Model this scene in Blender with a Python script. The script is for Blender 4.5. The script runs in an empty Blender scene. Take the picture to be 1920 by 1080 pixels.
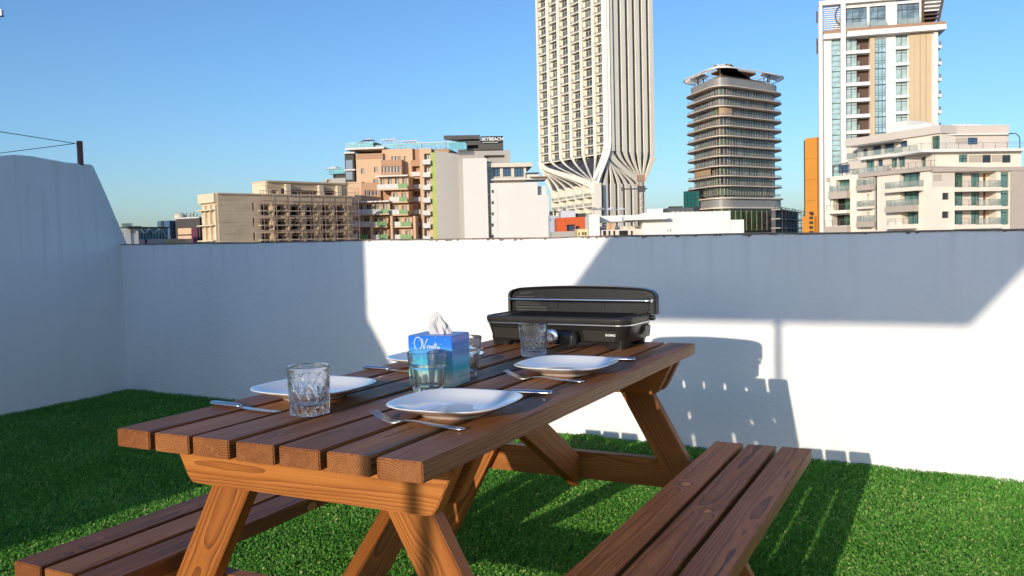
import bpy, bmesh, math, random
import numpy as np
from mathutils import Vector, Matrix
random.seed(7)
rng = np.random.default_rng(7)
R = math.radians
scene = bpy.context.scene
C = scene.collection

# ------------------------------------------------------------------ camera
FPX, PITCH, EYE, ROLL = 1624.35, 0.05402, 1.1165, -0.02495
cam_d = bpy.data.cameras.new('camera')
cam_d.sensor_width = 36.0
cam_d.lens = FPX / 1920.0 * 36.0
cam_d.clip_start = 0.05
cam_d.clip_end = 9000
cam_d.dof.use_dof = True
cam_d.dof.focus_distance = 2.25
cam_d.dof.aperture_fstop = 32.0
cam = bpy.data.objects.new('camera', cam_d)
C.objects.link(cam)
_r = Vector((1, 0, 0)); _u = Vector((0, math.sin(PITCH), math.cos(PITCH))); _f = Vector((0, math.cos(PITCH), -math.sin(PITCH)))
r2 = _r * math.cos(ROLL) + _u * math.sin(ROLL)
u2 = _u * math.cos(ROLL) - _r * math.sin(ROLL)
M = Matrix((r2, u2, -_f)).transposed().to_4x4()
M.translation = Vector((0, 0, EYE))
cam.matrix_world = M
scene.camera = cam

# ------------------------------------------------------------------ sky, sun, exposure
SUN_AZ, SUN_EL = 29.4, 13.3          # direction the light travels to (from +Y towards +X), and its height
world = bpy.data.worlds.new('World')
scene.world = world
world.use_nodes = True
wn = world.node_tree
for n in list(wn.nodes): wn.nodes.remove(n)
sky = wn.nodes.new('ShaderNodeTexSky')
sky.sky_type = 'NISHITA'
sky.sun_disc = False
sky.sun_elevation = R(SUN_EL)
sky.sun_rotation = R(180 + SUN_AZ)
sky.air_density = 1.0
sky.dust_density = 0.85
sky.ozone_density = 5.2
bg = wn.nodes.new('ShaderNodeBackground')
bg.inputs['Strength'].default_value = 0.120
wo = wn.nodes.new('ShaderNodeOutputWorld')
wn.links.new(sky.outputs[0], bg.inputs[0]); wn.links.new(bg.outputs[0], wo.inputs[0])
sun_d = bpy.data.lights.new('sun', 'SUN')
sun_d.energy = 2.5
sun_d.angle = R(0.45)
sun_d.color = (1.0, 0.87, 0.69)
sun = bpy.data.objects.new('sun', sun_d)
C.objects.link(sun)
SD = Vector((math.sin(R(SUN_AZ)) * math.cos(R(SUN_EL)), math.cos(R(SUN_AZ)) * math.cos(R(SUN_EL)), -math.sin(R(SUN_EL))))
sun.rotation_euler = SD.to_track_quat('-Z', 'Y').to_euler()
sun.location = (-6, -8, 9)
scene.view_settings.view_transform = 'Standard'
scene.view_settings.look = 'None'
scene.view_settings.gamma = 1.0
scene.view_settings.use_curve_mapping = False
scene.view_settings.exposure = 0.70
scene.render.engine = 'CYCLES'
scene.cycles.max_bounces = 12
scene.cycles.transmission_bounces = 12
scene.cycles.caustics_refractive = False
scene.cycles.caustics_reflective = False

# ------------------------------------------------------------------ photograph -> world measuring
def ray(px, py):
    u, v = px - 960.0, py - 540.0
    c, s = math.cos(ROLL), math.sin(ROLL)
    X = c * u + s * v; Y = -s * u + c * v
    zz = -Y / FPX
    c, s = math.cos(PITCH), math.sin(PITCH)
    return Vector((X / FPX, c + zz * s, -s + zz * c))
EYEP = Vector((0, 0, EYE))
def at_z(px, py, z=0.0):
    r = ray(px, py); return EYEP + r * ((z - EYE) / r.z)
def at_y(px, py, y):
    r = ray(px, py); return EYEP + r * (y / r.y)

# ------------------------------------------------------------------ materials
MATS = {}
def nodes_of(name):
    m = bpy.data.materials.new(name); m.use_nodes = True
    nt = m.node_tree; b = nt.nodes['Principled BSDF']
    return m, nt, b
def N(nt, t, **kw):
    n = nt.nodes.new(t)
    for k, v in kw.items():
        if k in n.inputs.keys(): n.inputs[k].default_value = v
        else: setattr(n, k, v)
    return n
def plain(name, col, rough=0.6, metal=0.0, var=0.12, scale=3.0, bump=0.0, bscale=60.0, spec=0.5, dirt=None, dmap=(1, 1, 0.25)):
    if name in MATS: return MATS[name]
    m, nt, b = nodes_of(name)
    L = nt.links
    tc = N(nt, 'ShaderNodeTexCoord')
    no = N(nt, 'ShaderNodeTexNoise', Scale=scale, Detail=5.0, Roughness=0.6)
    L.new(tc.outputs['Object'], no.inputs['Vector'])
    cr = N(nt, 'ShaderNodeValToRGB')
    cr.color_ramp.elements[0].position = 0.3; cr.color_ramp.elements[1].position = 0.7
    cr.color_ramp.elements[0].color = tuple(c * (1 - var) for c in col) + (1,)
    cr.color_ramp.elements[1].color = tuple(min(1, c * (1 + var)) for c in col) + (1,)
    L.new(no.outputs['Fac'], cr.inputs['Fac'])
    out = cr.outputs['Color']
    if dirt:
        n2 = N(nt, 'ShaderNodeTexNoise', Scale=dirt[1], Detail=6.0)
        mp = N(nt, 'ShaderNodeMapping'); mp.inputs['Scale'].default_value = dmap
        L.new(tc.outputs['Object'], mp.inputs['Vector']); L.new(mp.outputs[0], n2.inputs['Vector'])
        mr = N(nt, 'ShaderNodeMapRange'); mr.inputs['From Min'].default_value = 0.5; mr.inputs['From Max'].default_value = 0.75
        mr.inputs['To Max'].default_value = dirt[2]
        L.new(n2.outputs['Fac'], mr.inputs['Value'])
        mx = N(nt, 'ShaderNodeMix', data_type='RGBA')
        L.new(mr.outputs[0], mx.inputs['Factor']); L.new(out, mx.inputs['A']); mx.inputs['B'].default_value = tuple(dirt[0]) + (1,)
        out = mx.outputs['Result']
    L.new(out, b.inputs['Base Color'])
    b.inputs['Roughness'].default_value = rough
    b.inputs['Metallic'].default_value = metal
    b.inputs['Specular IOR Level'].default_value = spec
    if bump:
        n3 = N(nt, 'ShaderNodeTexNoise', Scale=bscale, Detail=4.0)
        L.new(tc.outputs['Object'], n3.inputs['Vector'])
        bp = N(nt, 'ShaderNodeBump'); bp.inputs['Strength'].default_value = bump; bp.inputs['Distance'].default_value = 0.01
        L.new(n3.outputs['Fac'], bp.inputs['Height']); L.new(bp.outputs[0], b.inputs['Normal'])
    MATS[name] = m
    return m
def pane_glass(name, col, rough=0.06, var=0.5, scale=0.25, metal=0.0):
    """opaque-looking window glass of a far building: dark room with blinds behind a reflecting pane"""
    if name in MATS: return MATS[name]
    m = plain(name, col, rough, metal, var, scale, spec=0.9)
    return m

# ------------------------------------------------------------------ mesh helpers
class MB:
    def __init__(s): s.v = []; s.f = []; s.m = []
    def quad(s, a, b, c, d, mi=0):
        i = len(s.v); s.v += [tuple(a), tuple(b), tuple(c), tuple(d)]; s.f.append((i, i+1, i+2, i+3)); s.m.append(mi)
    def poly(s, pts, mi=0):
        i = len(s.v); s.v += [tuple(p) for p in pts]; s.f.append(tuple(range(i, i+len(pts)))); s.m.append(mi)
    def box(s, x0, x1, y0, y1, z0, z1, mi=0):
        i = len(s.v)
        s.v += [(x0,y0,z0),(x1,y0,z0),(x1,y1,z0),(x0,y1,z0),(x0,y0,z1),(x1,y0,z1),(x1,y1,z1),(x0,y1,z1)]
        for f in ((0,3,2,1),(4,5,6,7),(0,1,5,4),(1,2,6,5),(2,3,7,6),(3,0,4,7)):
            s.f.append(tuple(i+k for k in f)); s.m.append(mi)
        return s
    def prism(s, pts, z0, z1, mi=0):
        n = len(pts); i = len(s.v)
        s.v += [(p[0], p[1], z0) for p in pts] + [(p[0], p[1], z1) for p in pts]
        s.f.append(tuple(i+k for k in reversed(range(n)))); s.f.append(tuple(i+n+k for k in range(n)))
        for k in range(n): s.f.append((i+k, i+(k+1)%n, i+n+(k+1)%n, i+n+k))
        s.m += [mi] * (n+2)
        return s
    def loft(s, rings, cap=True, mi=0, close=True):
        n = len(rings[0]); i = len(s.v)
        for r in rings: s.v += [tuple(p) for p in r]
        for a in range(len(rings)-1):
            for k in range(n if close else n-1):
                k2 = (k+1) % n
                s.f.append((i+a*n+k, i+a*n+k2, i+(a+1)*n+k2, i+(a+1)*n+k)); s.m.append(mi)
        if cap:
            s.f.append(tuple(i+k for k in reversed(range(n)))); s.f.append(tuple(i+(len(rings)-1)*n+k for k in range(n))); s.m += [mi, mi]
        return s
    def bar(s, a, b, w, h=None, up=(0,0,1), mi=0):
        a = Vector(a); b = Vector(b); h = h or w
        d = (b-a).normalized(); u = Vector(up)
        if abs(d.dot(u)) > 0.99: u = Vector((1,0,0))
        x = d.cross(u).normalized() * (w/2); y = x.cross(d).normalized() * (h/2)
        i = len(s.v)
        for p in (a, b): s.v += [tuple(p-x-y), tuple(p+x-y), tuple(p+x+y), tuple(p-x+y)]
        for f in ((0,1,2,3),(7,6,5,4),(0,4,5,1),(1,5,6,2),(2,6,7,3),(3,7,4,0)):
            s.f.append(tuple(i+k for k in f)); s.m.append(mi)
        return s
    def tube(s, pts, r, n=8, mi=0, cap=True):
        pts = [Vector(p) for p in pts]; rings = []
        for k, p in enumerate(pts):
            d = (pts[min(k+1, len(pts)-1)] - pts[max(k-1, 0)]).normalized()
            u = Vector((0,0,1)) if abs(d.z) < 0.95 else Vector((1,0,0))
            x = d.cross(u).normalized(); y = x.cross(d)
            rr = r[k] if isinstance(r, (list, tuple)) else r
            rings.append([p + x*math.cos(2*math.pi*j/n)*rr + y*math.sin(2*math.pi*j/n)*rr for j in range(n)])
        return s.loft(rings, cap, mi)
    def build(s, name, mats, parent=None, loc=None, smooth=False, bevel=0.0, fix=True, link=True):
        me = bpy.data.meshes.new(name)
        me.from_pydata(s.v, [], s.f)
        if not isinstance(mats, (list, tuple)): mats = [mats]
        for m in mats: me.materials.append(m)
        if len(mats) > 1: me.polygons.foreach_set('material_index', s.m)
        if fix or bevel:
            bm = bmesh.new(); bm.from_mesh(me)
            if bevel:
                bmesh.ops.remove_doubles(bm, verts=bm.verts, dist=1e-5)
                es = [e for e in bm.edges if len(e.link_faces) == 2 and e.calc_face_angle(0) > 0.5]
                bmesh.ops.bevel(bm, geom=es, offset=bevel, segments=2, affect='EDGES', clamp_overlap=True)
            bmesh.ops.recalc_face_normals(bm, faces=bm.faces)
            bm.to_mesh(me); bm.free()
        if smooth:
            me.polygons.foreach_set('use_smooth', [True]*len(me.polygons))
            if smooth is not True: me.set_sharp_from_angle(angle=smooth)
        me.update()
        return link_mesh(name, me, parent, loc)
def link_mesh(name, me, parent=None, loc=None, rot=None):
    o = bpy.data.objects.new(name, me); C.objects.link(o)
    if parent: o.parent = parent
    if loc is not None: o.location = loc
    if rot is not None: o.rotation_euler = rot
    return o
def tag(o, label=None, cat=None, group=None, kind=None):
    if label: o['label'] = label
    if cat: o['category'] = cat
    if group: o['group'] = group
    if kind: o['kind'] = kind
    return o
def thing(name, label, cat, loc=(0,0,0), rz=0.0, group=None, kind=None):
    o = bpy.data.objects.new(name, None); C.objects.link(o)
    o.location = loc; o.rotation_euler = (0,0,rz); o.empty_display_size = 0.1
    return tag(o, label, cat, group, kind)
def copy_tree(o, parent=None):
    c = o.copy(); C.objects.link(c)
    if parent: c.parent = parent
    for ch in list(o.children): copy_tree(ch, c)
    return c
def rrect(w, d, r, n=5, cx=0, cy=0):
    pts = []
    for (sx, sy, a0) in ((1,-1,-90),(1,1,0),(-1,1,90),(-1,-1,180)):
        for k in range(n+1):
            a = R(a0 + 90*k/n)
            pts.append((cx + sx*(w/2-r) + r*math.cos(a), cy + sy*(d/2-r) + r*math.sin(a)))
    return pts
def ring3(pts, z): return [(p[0], p[1], z) for p in pts]
def lathe(prof, n=48, mi=0):
    mb = MB(); rings = []
    for r, z in prof: rings.append([(max(r,1e-4)*math.cos(2*math.pi*k/n), max(r,1e-4)*math.sin(2*math.pi*k/n), z) for k in range(n)])
    mb.loft(rings, True, mi); return mb

# ================================================================== TERRACE
G = -22.0     # street level under the roof terrace
white = plain('white_plaster', (0.83, 0.825, 0.82), 0.75, var=0.025, scale=1.2, bump=0.35, bscale=38, dirt=((0.55,0.54,0.52), 1.6, 0.16))
def wall_relief(m):
    """hand trowelled render: broad undulation and thin horizontal strokes on top of the fine bump"""
    nt = m.node_tree; L = nt.links; b = nt.nodes['Principled BSDF']
    old = b.inputs['Normal'].links[0].from_node
    tc = N(nt, 'ShaderNodeTexCoord'); mp = N(nt, 'ShaderNodeMapping'); mp.inputs['Scale'].default_value = (1.1, 1.1, 3.5)
    n = N(nt, 'ShaderNodeTexNoise', Scale=3.0, Detail=6.0, Roughness=0.65)
    L.new(tc.outputs['Object'], mp.inputs['Vector']); L.new(mp.outputs[0], n.inputs['Vector'])
    bp = N(nt, 'ShaderNodeBump'); bp.inputs['Strength'].default_value = 0.2; bp.inputs['Distance'].default_value = 0.02
    L.new(n.outputs['Fac'], bp.inputs['Height']); L.new(old.outputs[0], bp.inputs['Normal']); L.new(bp.outputs[0], b.inputs['Normal'])
wall_relief(white)
def wall_wear(m):
    """faint run-off streaks under the coping, patched paint and a few dark specks"""
    nt = m.node_tree; L = nt.links; b = nt.nodes['Principled BSDF']; src = b.inputs['Base Color'].links[0].from_socket
    tc = N(nt, 'ShaderNodeTexCoord'); mp = N(nt, 'ShaderNodeMapping'); mp.inputs['Scale'].default_value = (16, 16, 0.9); L.new(tc.outputs['Object'], mp.inputs['Vector'])
    n1 = N(nt, 'ShaderNodeTexNoise', Scale=1.0, Detail=5.0); L.new(mp.outputs[0], n1.inputs['Vector'])
    sp = N(nt, 'ShaderNodeSeparateXYZ'); L.new(tc.outputs['Object'], sp.inputs[0])
    hz = N(nt, 'ShaderNodeMapRange'); hz.inputs['From Min'].default_value = 0.75; hz.inputs['From Max'].default_value = 1.18; L.new(sp.outputs['Z'], hz.inputs['Value'])
    st = N(nt, 'ShaderNodeMapRange'); st.inputs['From Min'].default_value = 0.52; st.inputs['From Max'].default_value = 0.72; st.inputs['To Max'].default_value = 0.22; L.new(n1.outputs['Fac'], st.inputs['Value'])
    mu = N(nt, 'ShaderNodeMath', operation='MULTIPLY'); L.new(hz.outputs[0], mu.inputs[0]); L.new(st.outputs[0], mu.inputs[1])
    vo = N(nt, 'ShaderNodeTexVoronoi', Scale=3.2); L.new(tc.outputs['Object'], vo.inputs['Vector'])
    sk = N(nt, 'ShaderNodeMath', operation='LESS_THAN'); L.new(vo.outputs['Distance'], sk.inputs[0]); sk.inputs[1].default_value = 0.018
    s2 = N(nt, 'ShaderNodeMath', operation='MULTIPLY_ADD'); L.new(sk.outputs[0], s2.inputs[0]); s2.inputs[1].default_value = 0.5; L.new(mu.outputs[0], s2.inputs[2])
    mx = N(nt, 'ShaderNodeMix', data_type='RGBA'); L.new(s2.outputs[0], mx.inputs['Factor']); L.new(src, mx.inputs['A']); mx.inputs['B'].default_value = (0.38, 0.34, 0.30, 1)
    L.new(mx.outputs['Result'], b.inputs['Base Color'])
wall_wear(white)
concrete_edge = plain('bitumen_edge', (0.22, 0.175, 0.15), 0.9, var=0.5, scale=9)

CORNER = Vector((-3.093, 6.888, 0)); WEND = Vector((2.217, 3.734, 0))
wd = (WEND - CORNER).normalized()
LW0 = Vector((-3.551, 5.925, 0)); ldir = (Vector((-3.093, 6.888, 0)) - LW0).normalized()

# street level, host building and terrace floor
MB().box(-4500, 4500, -4500, 4500, -1, 0).build('ground', plain('city_ground', (0.16,0.15,0.13), 0.9, var=0.3, scale=0.02), loc=(0,0,G)).__setitem__('kind','structure')
tf = MB().box(-5.85, 9.0, -7.0, 7.3, -0.25, -0.012)
tag(tf.build('floor', plain('roof_screed', (0.3,0.29,0.27), 0.9)), kind='structure')
tag(MB().box(-5.7, 8.9, -6.9, 7.2, G, -0.25).build('host_building', plain('host_wall', (0.6,0.57,0.52), 0.8)),
    'plain building whose roof carries the grassed terrace', 'building')

# back parapet
def jag(n, amp): return [random.uniform(-amp, amp) for _ in range(n)]
bw = thing('parapet_wall', 'low white plastered parapet wall running behind the picnic table', 'wall', tuple(CORNER), math.atan2(wd.y, wd.x))
LEN = 12.0
def top_h(u): return 1.166 - 0.0085 * u if u < 6.3 else 1.1125
mb = MB(); n = 120; tops = []
for i in range(n+1):
    u = -0.25 + (LEN+0.25) * i / n
    tops.append((u, top_h(max(u,0)) + 0.002*math.sin(u*3.1) + 0.0015*math.sin(u*7.7+1) + random.uniform(-.0008,.0008)))
rings = []
for u, h in tops:
    rings.append([(u,0,-0.02),(u,0,h-0.012),(u,0.006,h-0.003),(u,0.018,h),(u,0.19,h),(u,0.20,h-0.01),(u,0.20,-0.02)])
mb.loft(rings, True)
mb.build('plaster_face', white, bw, smooth=R(50))
mb = MB()   # ragged waterproofing edge along the top
prev = None
blobs = [(random.uniform(2.4, 7.5), random.uniform(.006, .016), random.uniform(.003, .010)) for _ in range(60)] + [(random.uniform(0, 2.4), .008, .002) for _ in range(8)]
for i in range(2600):
    u = -0.02 + 9.6*i/2600
    h = top_h(max(u,0)) + 0.002*math.sin(u*3.1) + 0.0015*math.sin(u*7.7+1)
    w = 0.0032 + 0.0012*math.sin(u*23) + (random.uniform(0, .0022) if u > 3.4 else 0)
    for bu, bw2, bh in blobs:
        if abs(u-bu) < bw2: w += bh*(1-((u-bu)/bw2)**2)**.5
    cur = (u, h, w)
    if prev:
        mb.quad((prev[0], -0.002, prev[1]-prev[2]), (u, -0.002, h-w), (u, -0.002, h+0.002), (prev[0], -0.002, prev[1]+0.002))
        mb.quad((prev[0], -0.002, prev[1]+0.002), (u, -0.002, h+0.002), (u, 0.21, h+0.003), (prev[0], 0.21, prev[1]+0.003))
    prev = cur
mb.build('waterproofing_edge', concrete_edge, bw, fix=False)

# left wall, high, with a raked end
LWR = math.atan2(ldir.y, ldir.x)
lw = thing('side_wall', 'tall white plastered side wall with a raked end, on the left in shade', 'wall', tuple(LW0), LWR)
mb = MB()
prof = [(-4.2,-0.02),(-4.2,1.76),(-.3,1.765),(0.1,1.792),(0.22,1.809),(0.34,1.809),(0.48,1.796),(0.62,1.784),(0.76,1.783),(0.835,1.782),(0.850,1.774),(0.862,1.752),(0.955,1.560),(1.12,1.19),(1.135,1.165),(1.6,1.15),(1.6,-0.02)]
front = [(x, 0.0, z) for x, z in prof]; back = [(x, 0.22, z) for x, z in prof]
mb.loft([back, front], True)
mb.build('plaster_face', white, lw, bevel=0.008, smooth=R(40))

# rusty post and two wires on the left wall
rust = plain('rusty_steel', (0.20,0.09,0.07), 0.8, var=0.35, scale=60)
pp = LW0 + ldir*0.745
post = thing('washing_line_post', 'short rusty square post standing on top of the left wall', 'post', (pp.x-0.012, pp.y+0.01, 1.778), LWR)
MB().box(-.016,.016,-.016,.016,-0.01,.176).build('shaft', rust, post, bevel=0.002)
mb = MB(); mb.tube([(-0.026,-0.012+0.012*math.cos(a),0.152+0.014*math.sin(a)) for a in np.linspace(0,2*math.pi,13)], 0.003, 6)
mb.build('eyelet', rust, post, smooth=True)
wire_m = plain('steel_wire', (0.03,0.035,0.045), 0.5)
def wire(a, b, label, sag=0.01):
    a = Vector(a); b = Vector(b); pts = []
    for i in range(25):
        t = i/24; p = a.lerp(b, t); p.z -= sag*4*t*(1-t); pts.append(p)
    tag(MB().tube(pts, 0.0028, 6).build('wire', wire_m, smooth=True), label, 'wire', 'wires tied to the rusty post')
knot = pp + Vector((-0.030, -0.02, 1.933))
wire(knot, at_y(-60, 221, 5.85)+Vector((-3.0,-6,0.35)), 'upper dark wire rising left from the rusty post', 0.02)
wire(knot, at_y(-600, 352, 9.0), 'lower dark wire sagging left from the rusty post to the wall crest', 0.02)

# things standing behind the camera whose shadows fall on the terrace
caster = thing('shadow_wall', 'unseen white building wall behind the camera, shaped to cast the left shadow', 'building', (0,0,0), 0)
sx, sy = math.sin(R(SUN_AZ)), math.cos(R(SUN_AZ))     # along the light
lx, ly = sy, -sx                                      # to its right
def sl(lat, along, z): return (lx*lat + sx*along, ly*lat + sy*along, z)
# unseen wall, outline shaped to cast the left shadow: profile (lateral, height)
pr = [(-9.0,0),(-9.0,4.6),(-3.59,4.6),(-3.575,2.43),(-3.25,1.93),(-3.25,0)]
A0 = -3.15
mb = MB(); mb.loft([[sl(l, A0-0.22, z) for l, z in pr], [sl(l, A0, z) for l, z in pr]], True)
mb.build('wall', white, caster)

# parasol
canvas = plain('parasol_canvas', (0.42,0.40,0.37), 0.9, var=0.05)
pm = plain('parasol_pole_metal', (0.12,0.12,0.12), 0.5)
pb = Vector((1.29, 4.28, 0)) - Vector((sx, sy, 0)) * 6.6 + Vector((.02, -.012, 0))
par = thing('parasol', 'square canvas parasol on a central pole behind the camera', 'parasol', (pb.x, pb.y, 0), -R(SUN_AZ + 11))
MB().tube([(0,0,0.03),(0,0,2.86)], 0.018, 16).build('pole', pm, par, smooth=True)
MB().box(-.3,.3,-.3,.3,-0.01,.06).build('base', pm, par, bevel=0.01)
mb = MB(); hx, hy = 1.05, 1.16; ze = 2.585; zt = 2.98; off = 0.035
cc = [(-hx+off,-hy,ze-.045),(hx+off,-hy,ze+.05),(hx+off,hy,ze+.05),(-hx+off,hy,ze-.045)]
for t in range(4):
    a, b2 = Vector(cc[t]), Vector(cc[(t+1)%4]); top = Vector((0,0,zt)); dn = Vector((0,0,.004)); vl = Vector((0,0,.08))
    mb.poly([a, b2, top]); mb.poly([a-dn, top-dn, b2-dn]); mb.quad(a-vl, b2-vl, b2, a)
mb.build('canopy', canvas, par, fix=False)
for t in range(4):
    MB().bar((0,0,zt-.03), Vector(cc[t])*.99-Vector((0,0,.02)), .02).build('rib', pm, par)
# unseen white wall added on the right to bounce warm light into the shade
rwd = Vector((-0.10, -1, 0)).normalized(); rw0 = CORNER + wd*7.9
rw = thing('bounce_wall', 'white plastered wall added out of view on the right to bounce light', 'wall', tuple(rw0), math.atan2(rwd.y, rwd.x))
MB().box(0, 8.5, 0, 0.25, -0.02, 2.6).build('plaster_face', white, rw, bevel=0.01)

# ------------------------------------------------------------------ artificial grass
def grass_mat():
    m, nt, b = nodes_of('artificial_grass'); L = nt.links
    at = N(nt, 'ShaderNodeAttribute', attribute_name='tint')
    geo = N(nt, 'ShaderNodeNewGeometry')
    no = N(nt, 'ShaderNodeTexNoise', Scale=2.2, Detail=3.0); L.new(geo.outputs['Position'], no.inputs['Vector'])
    ad = N(nt, 'ShaderNodeMath', operation='MULTIPLY_ADD'); ad.inputs[1].default_value = 0.5
    L.new(no.outputs['Fac'], ad.inputs[0]); L.new(at.outputs['Fac'], ad.inputs[2])
    cr = N(nt, 'ShaderNodeValToRGB'); e = cr.color_ramp.elements
    e[0].position = 0.15; e[0].color = (0.022,0.110,0.012,1)
    e[1].position = 1.25; e[1].color = (0.55,0.62,0.22,1)
    x = e.new(0.60); x.color = (0.10,0.33,0.042,1)
    x = e.new(0.90); x.color = (0.24,0.50,0.10,1)
    L.new(ad.outputs[0], cr.inputs['Fac']); L.new(cr.outputs[0], b.inputs['Base Color'])
    b.inputs['Roughness'].default_value = 0.42
    b.inputs['Specular IOR Level'].default_value = 0.35
    tr = N(nt, 'ShaderNodeBsdfTranslucent'); L.new(cr.outputs[0], tr.inputs['Color'])
    mx = N(nt, 'ShaderNodeMixShader'); mx.inputs[0].default_value = 0.22
    L.new(b.outputs[0], mx.inputs[1]); L.new(tr.outputs[0], mx.inputs[2])
    L.new(mx.outputs[0], nt.nodes['Material Output'].inputs['Surface'])
    return m
def hump(x, y):
    """the turf rolls up slightly where it meets the parapet"""
    d = (x-CORNER.x)*wd.y - (y-CORNER.y)*wd.x       # distance in front of the wall
    u = (x-CORNER.x)*wd.x + (y-CORNER.y)*wd.y
    a = 0.022*np.exp(-((d-0.16)/0.08)**2) * (np.exp(-((u-4.15)/0.55)**2)*1.6*(1+.5*np.sin(u*14)) + 0.25)
    return a + 0.010*np.exp(-(d/0.12)**2)
gm = grass_mat()
def make_grass():
    Nc = 3600000
    # dense near the camera, thinner farther off
    x = rng.uniform(-5.6, 5.6, Nc); y = rng.uniform(0.3, 7.0, Nc)
    d = (x-CORNER.x)*wd.y - (y-CORNER.y)*wd.x
    d = -((x-CORNER.x)*(-wd.y) + (y-CORNER.y)*wd.x)
    dl = (x-LW0.x)*ldir.y - (y-LW0.y)*ldir.x
    dist = np.hypot(x, y)
    inview = (np.abs(x) < 0.64*y+0.35) & (y > 1.9)
    p = np.where(inview, np.clip((3.0/dist)**1.3, 0, 1), 0.24)
    k = (d > 0.004) & (dl > 0.004) & (rng.random(Nc) < p*0.92)
    x, y = x[k], y[k]
    n = len(x)
    h = rng.uniform(0.006, 0.015, n); a = rng.uniform(0, 2*np.pi, n); w = rng.uniform(0.0006, 0.0012, n)
    # short curly pile: every blade leans its own way, with a faint common nap in patches
    la = rng.uniform(0, 2*np.pi, n); nap = 1.4*np.sin(x*1.3+1.7*np.sin(y*1.1))
    ln = rng.uniform(0.3, 1.3, n)*h
    lx_, ly_ = np.cos(la)*ln + 0.25*h*np.cos(nap), np.sin(la)*ln + 0.25*h*np.sin(nap)
    wx, wy = np.cos(a)*w, np.sin(a)*w
    z0 = hump(x, y) + 0.003*np.sin(x*9+np.sin(y*7))*np.cos(y*8)
    V = np.empty((n, 4, 3), np.float32)
    V[:,0] = np.stack([x-wx, y-wy, z0-0.006], 1); V[:,1] = np.stack([x+wx, y+wy, z0-0.006], 1)
    V[:,2] = np.stack([x+wx*.5+lx_*.45, y+wy*.5+ly_*.45, z0+h*.75], 1); V[:,3] = np.stack([x+lx_, y+ly_, z0+h], 1)
    me = bpy.data.meshes.new('grass')
    me.vertices.add(n*4); me.vertices.foreach_set('co', V.ravel())
    b = np.arange(n, dtype=np.int32)*4
    loops = np.stack([b,b+1,b+2, b,b+2,b+3], 1).ravel()
    me.loops.add(n*6); me.loops.foreach_set('vertex_index', loops)
    me.polygons.add(n*2)
    me.polygons.foreach_set('loop_start', (np.arange(n*2)*3).astype(np.int32))
    at = me.attributes.new('tint', 'FLOAT', 'POINT')
    t = np.clip(rng.normal(0.33, 0.16, n), 0, 1); t = np.where(rng.random(n) < 0.04, rng.uniform(0.6, 0.95, n), t)
    at.data.foreach_set('value', np.repeat(t, 4).astype(np.float32))
    me.materials.append(gm); me.update(calc_edges=True); me.validate()
    print('grass blades', n)
    o = link_mesh('grass', me); tag(o, 'short bright green artificial grass covering the roof terrace', 'grass', kind='stuff')
make_grass()
# backing of the turf
mb = MB(); nx_, ny_ = 110, 70
xs = np.linspace(-5.8, 8.9, nx_); ys = np.linspace(-6.9, 7.2, ny_)
for j in range(ny_):
    for i in range(nx_):
        mb.v.append((float(xs[i]), float(ys[j]), float(hump(xs[i], ys[j]))*0.8-0.004))
for j in range(ny_-1):
    for i in range(nx_-1):
        q = j*nx_+i; mb.f.append((q, q+1, q+nx_+1, q+nx_)); mb.m.append(0)
tag(mb.build('turf_backing', plain('turf_backing', (0.015,0.05,0.010), 0.95, var=0.5, scale=90), fix=False), kind='structure')

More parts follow.
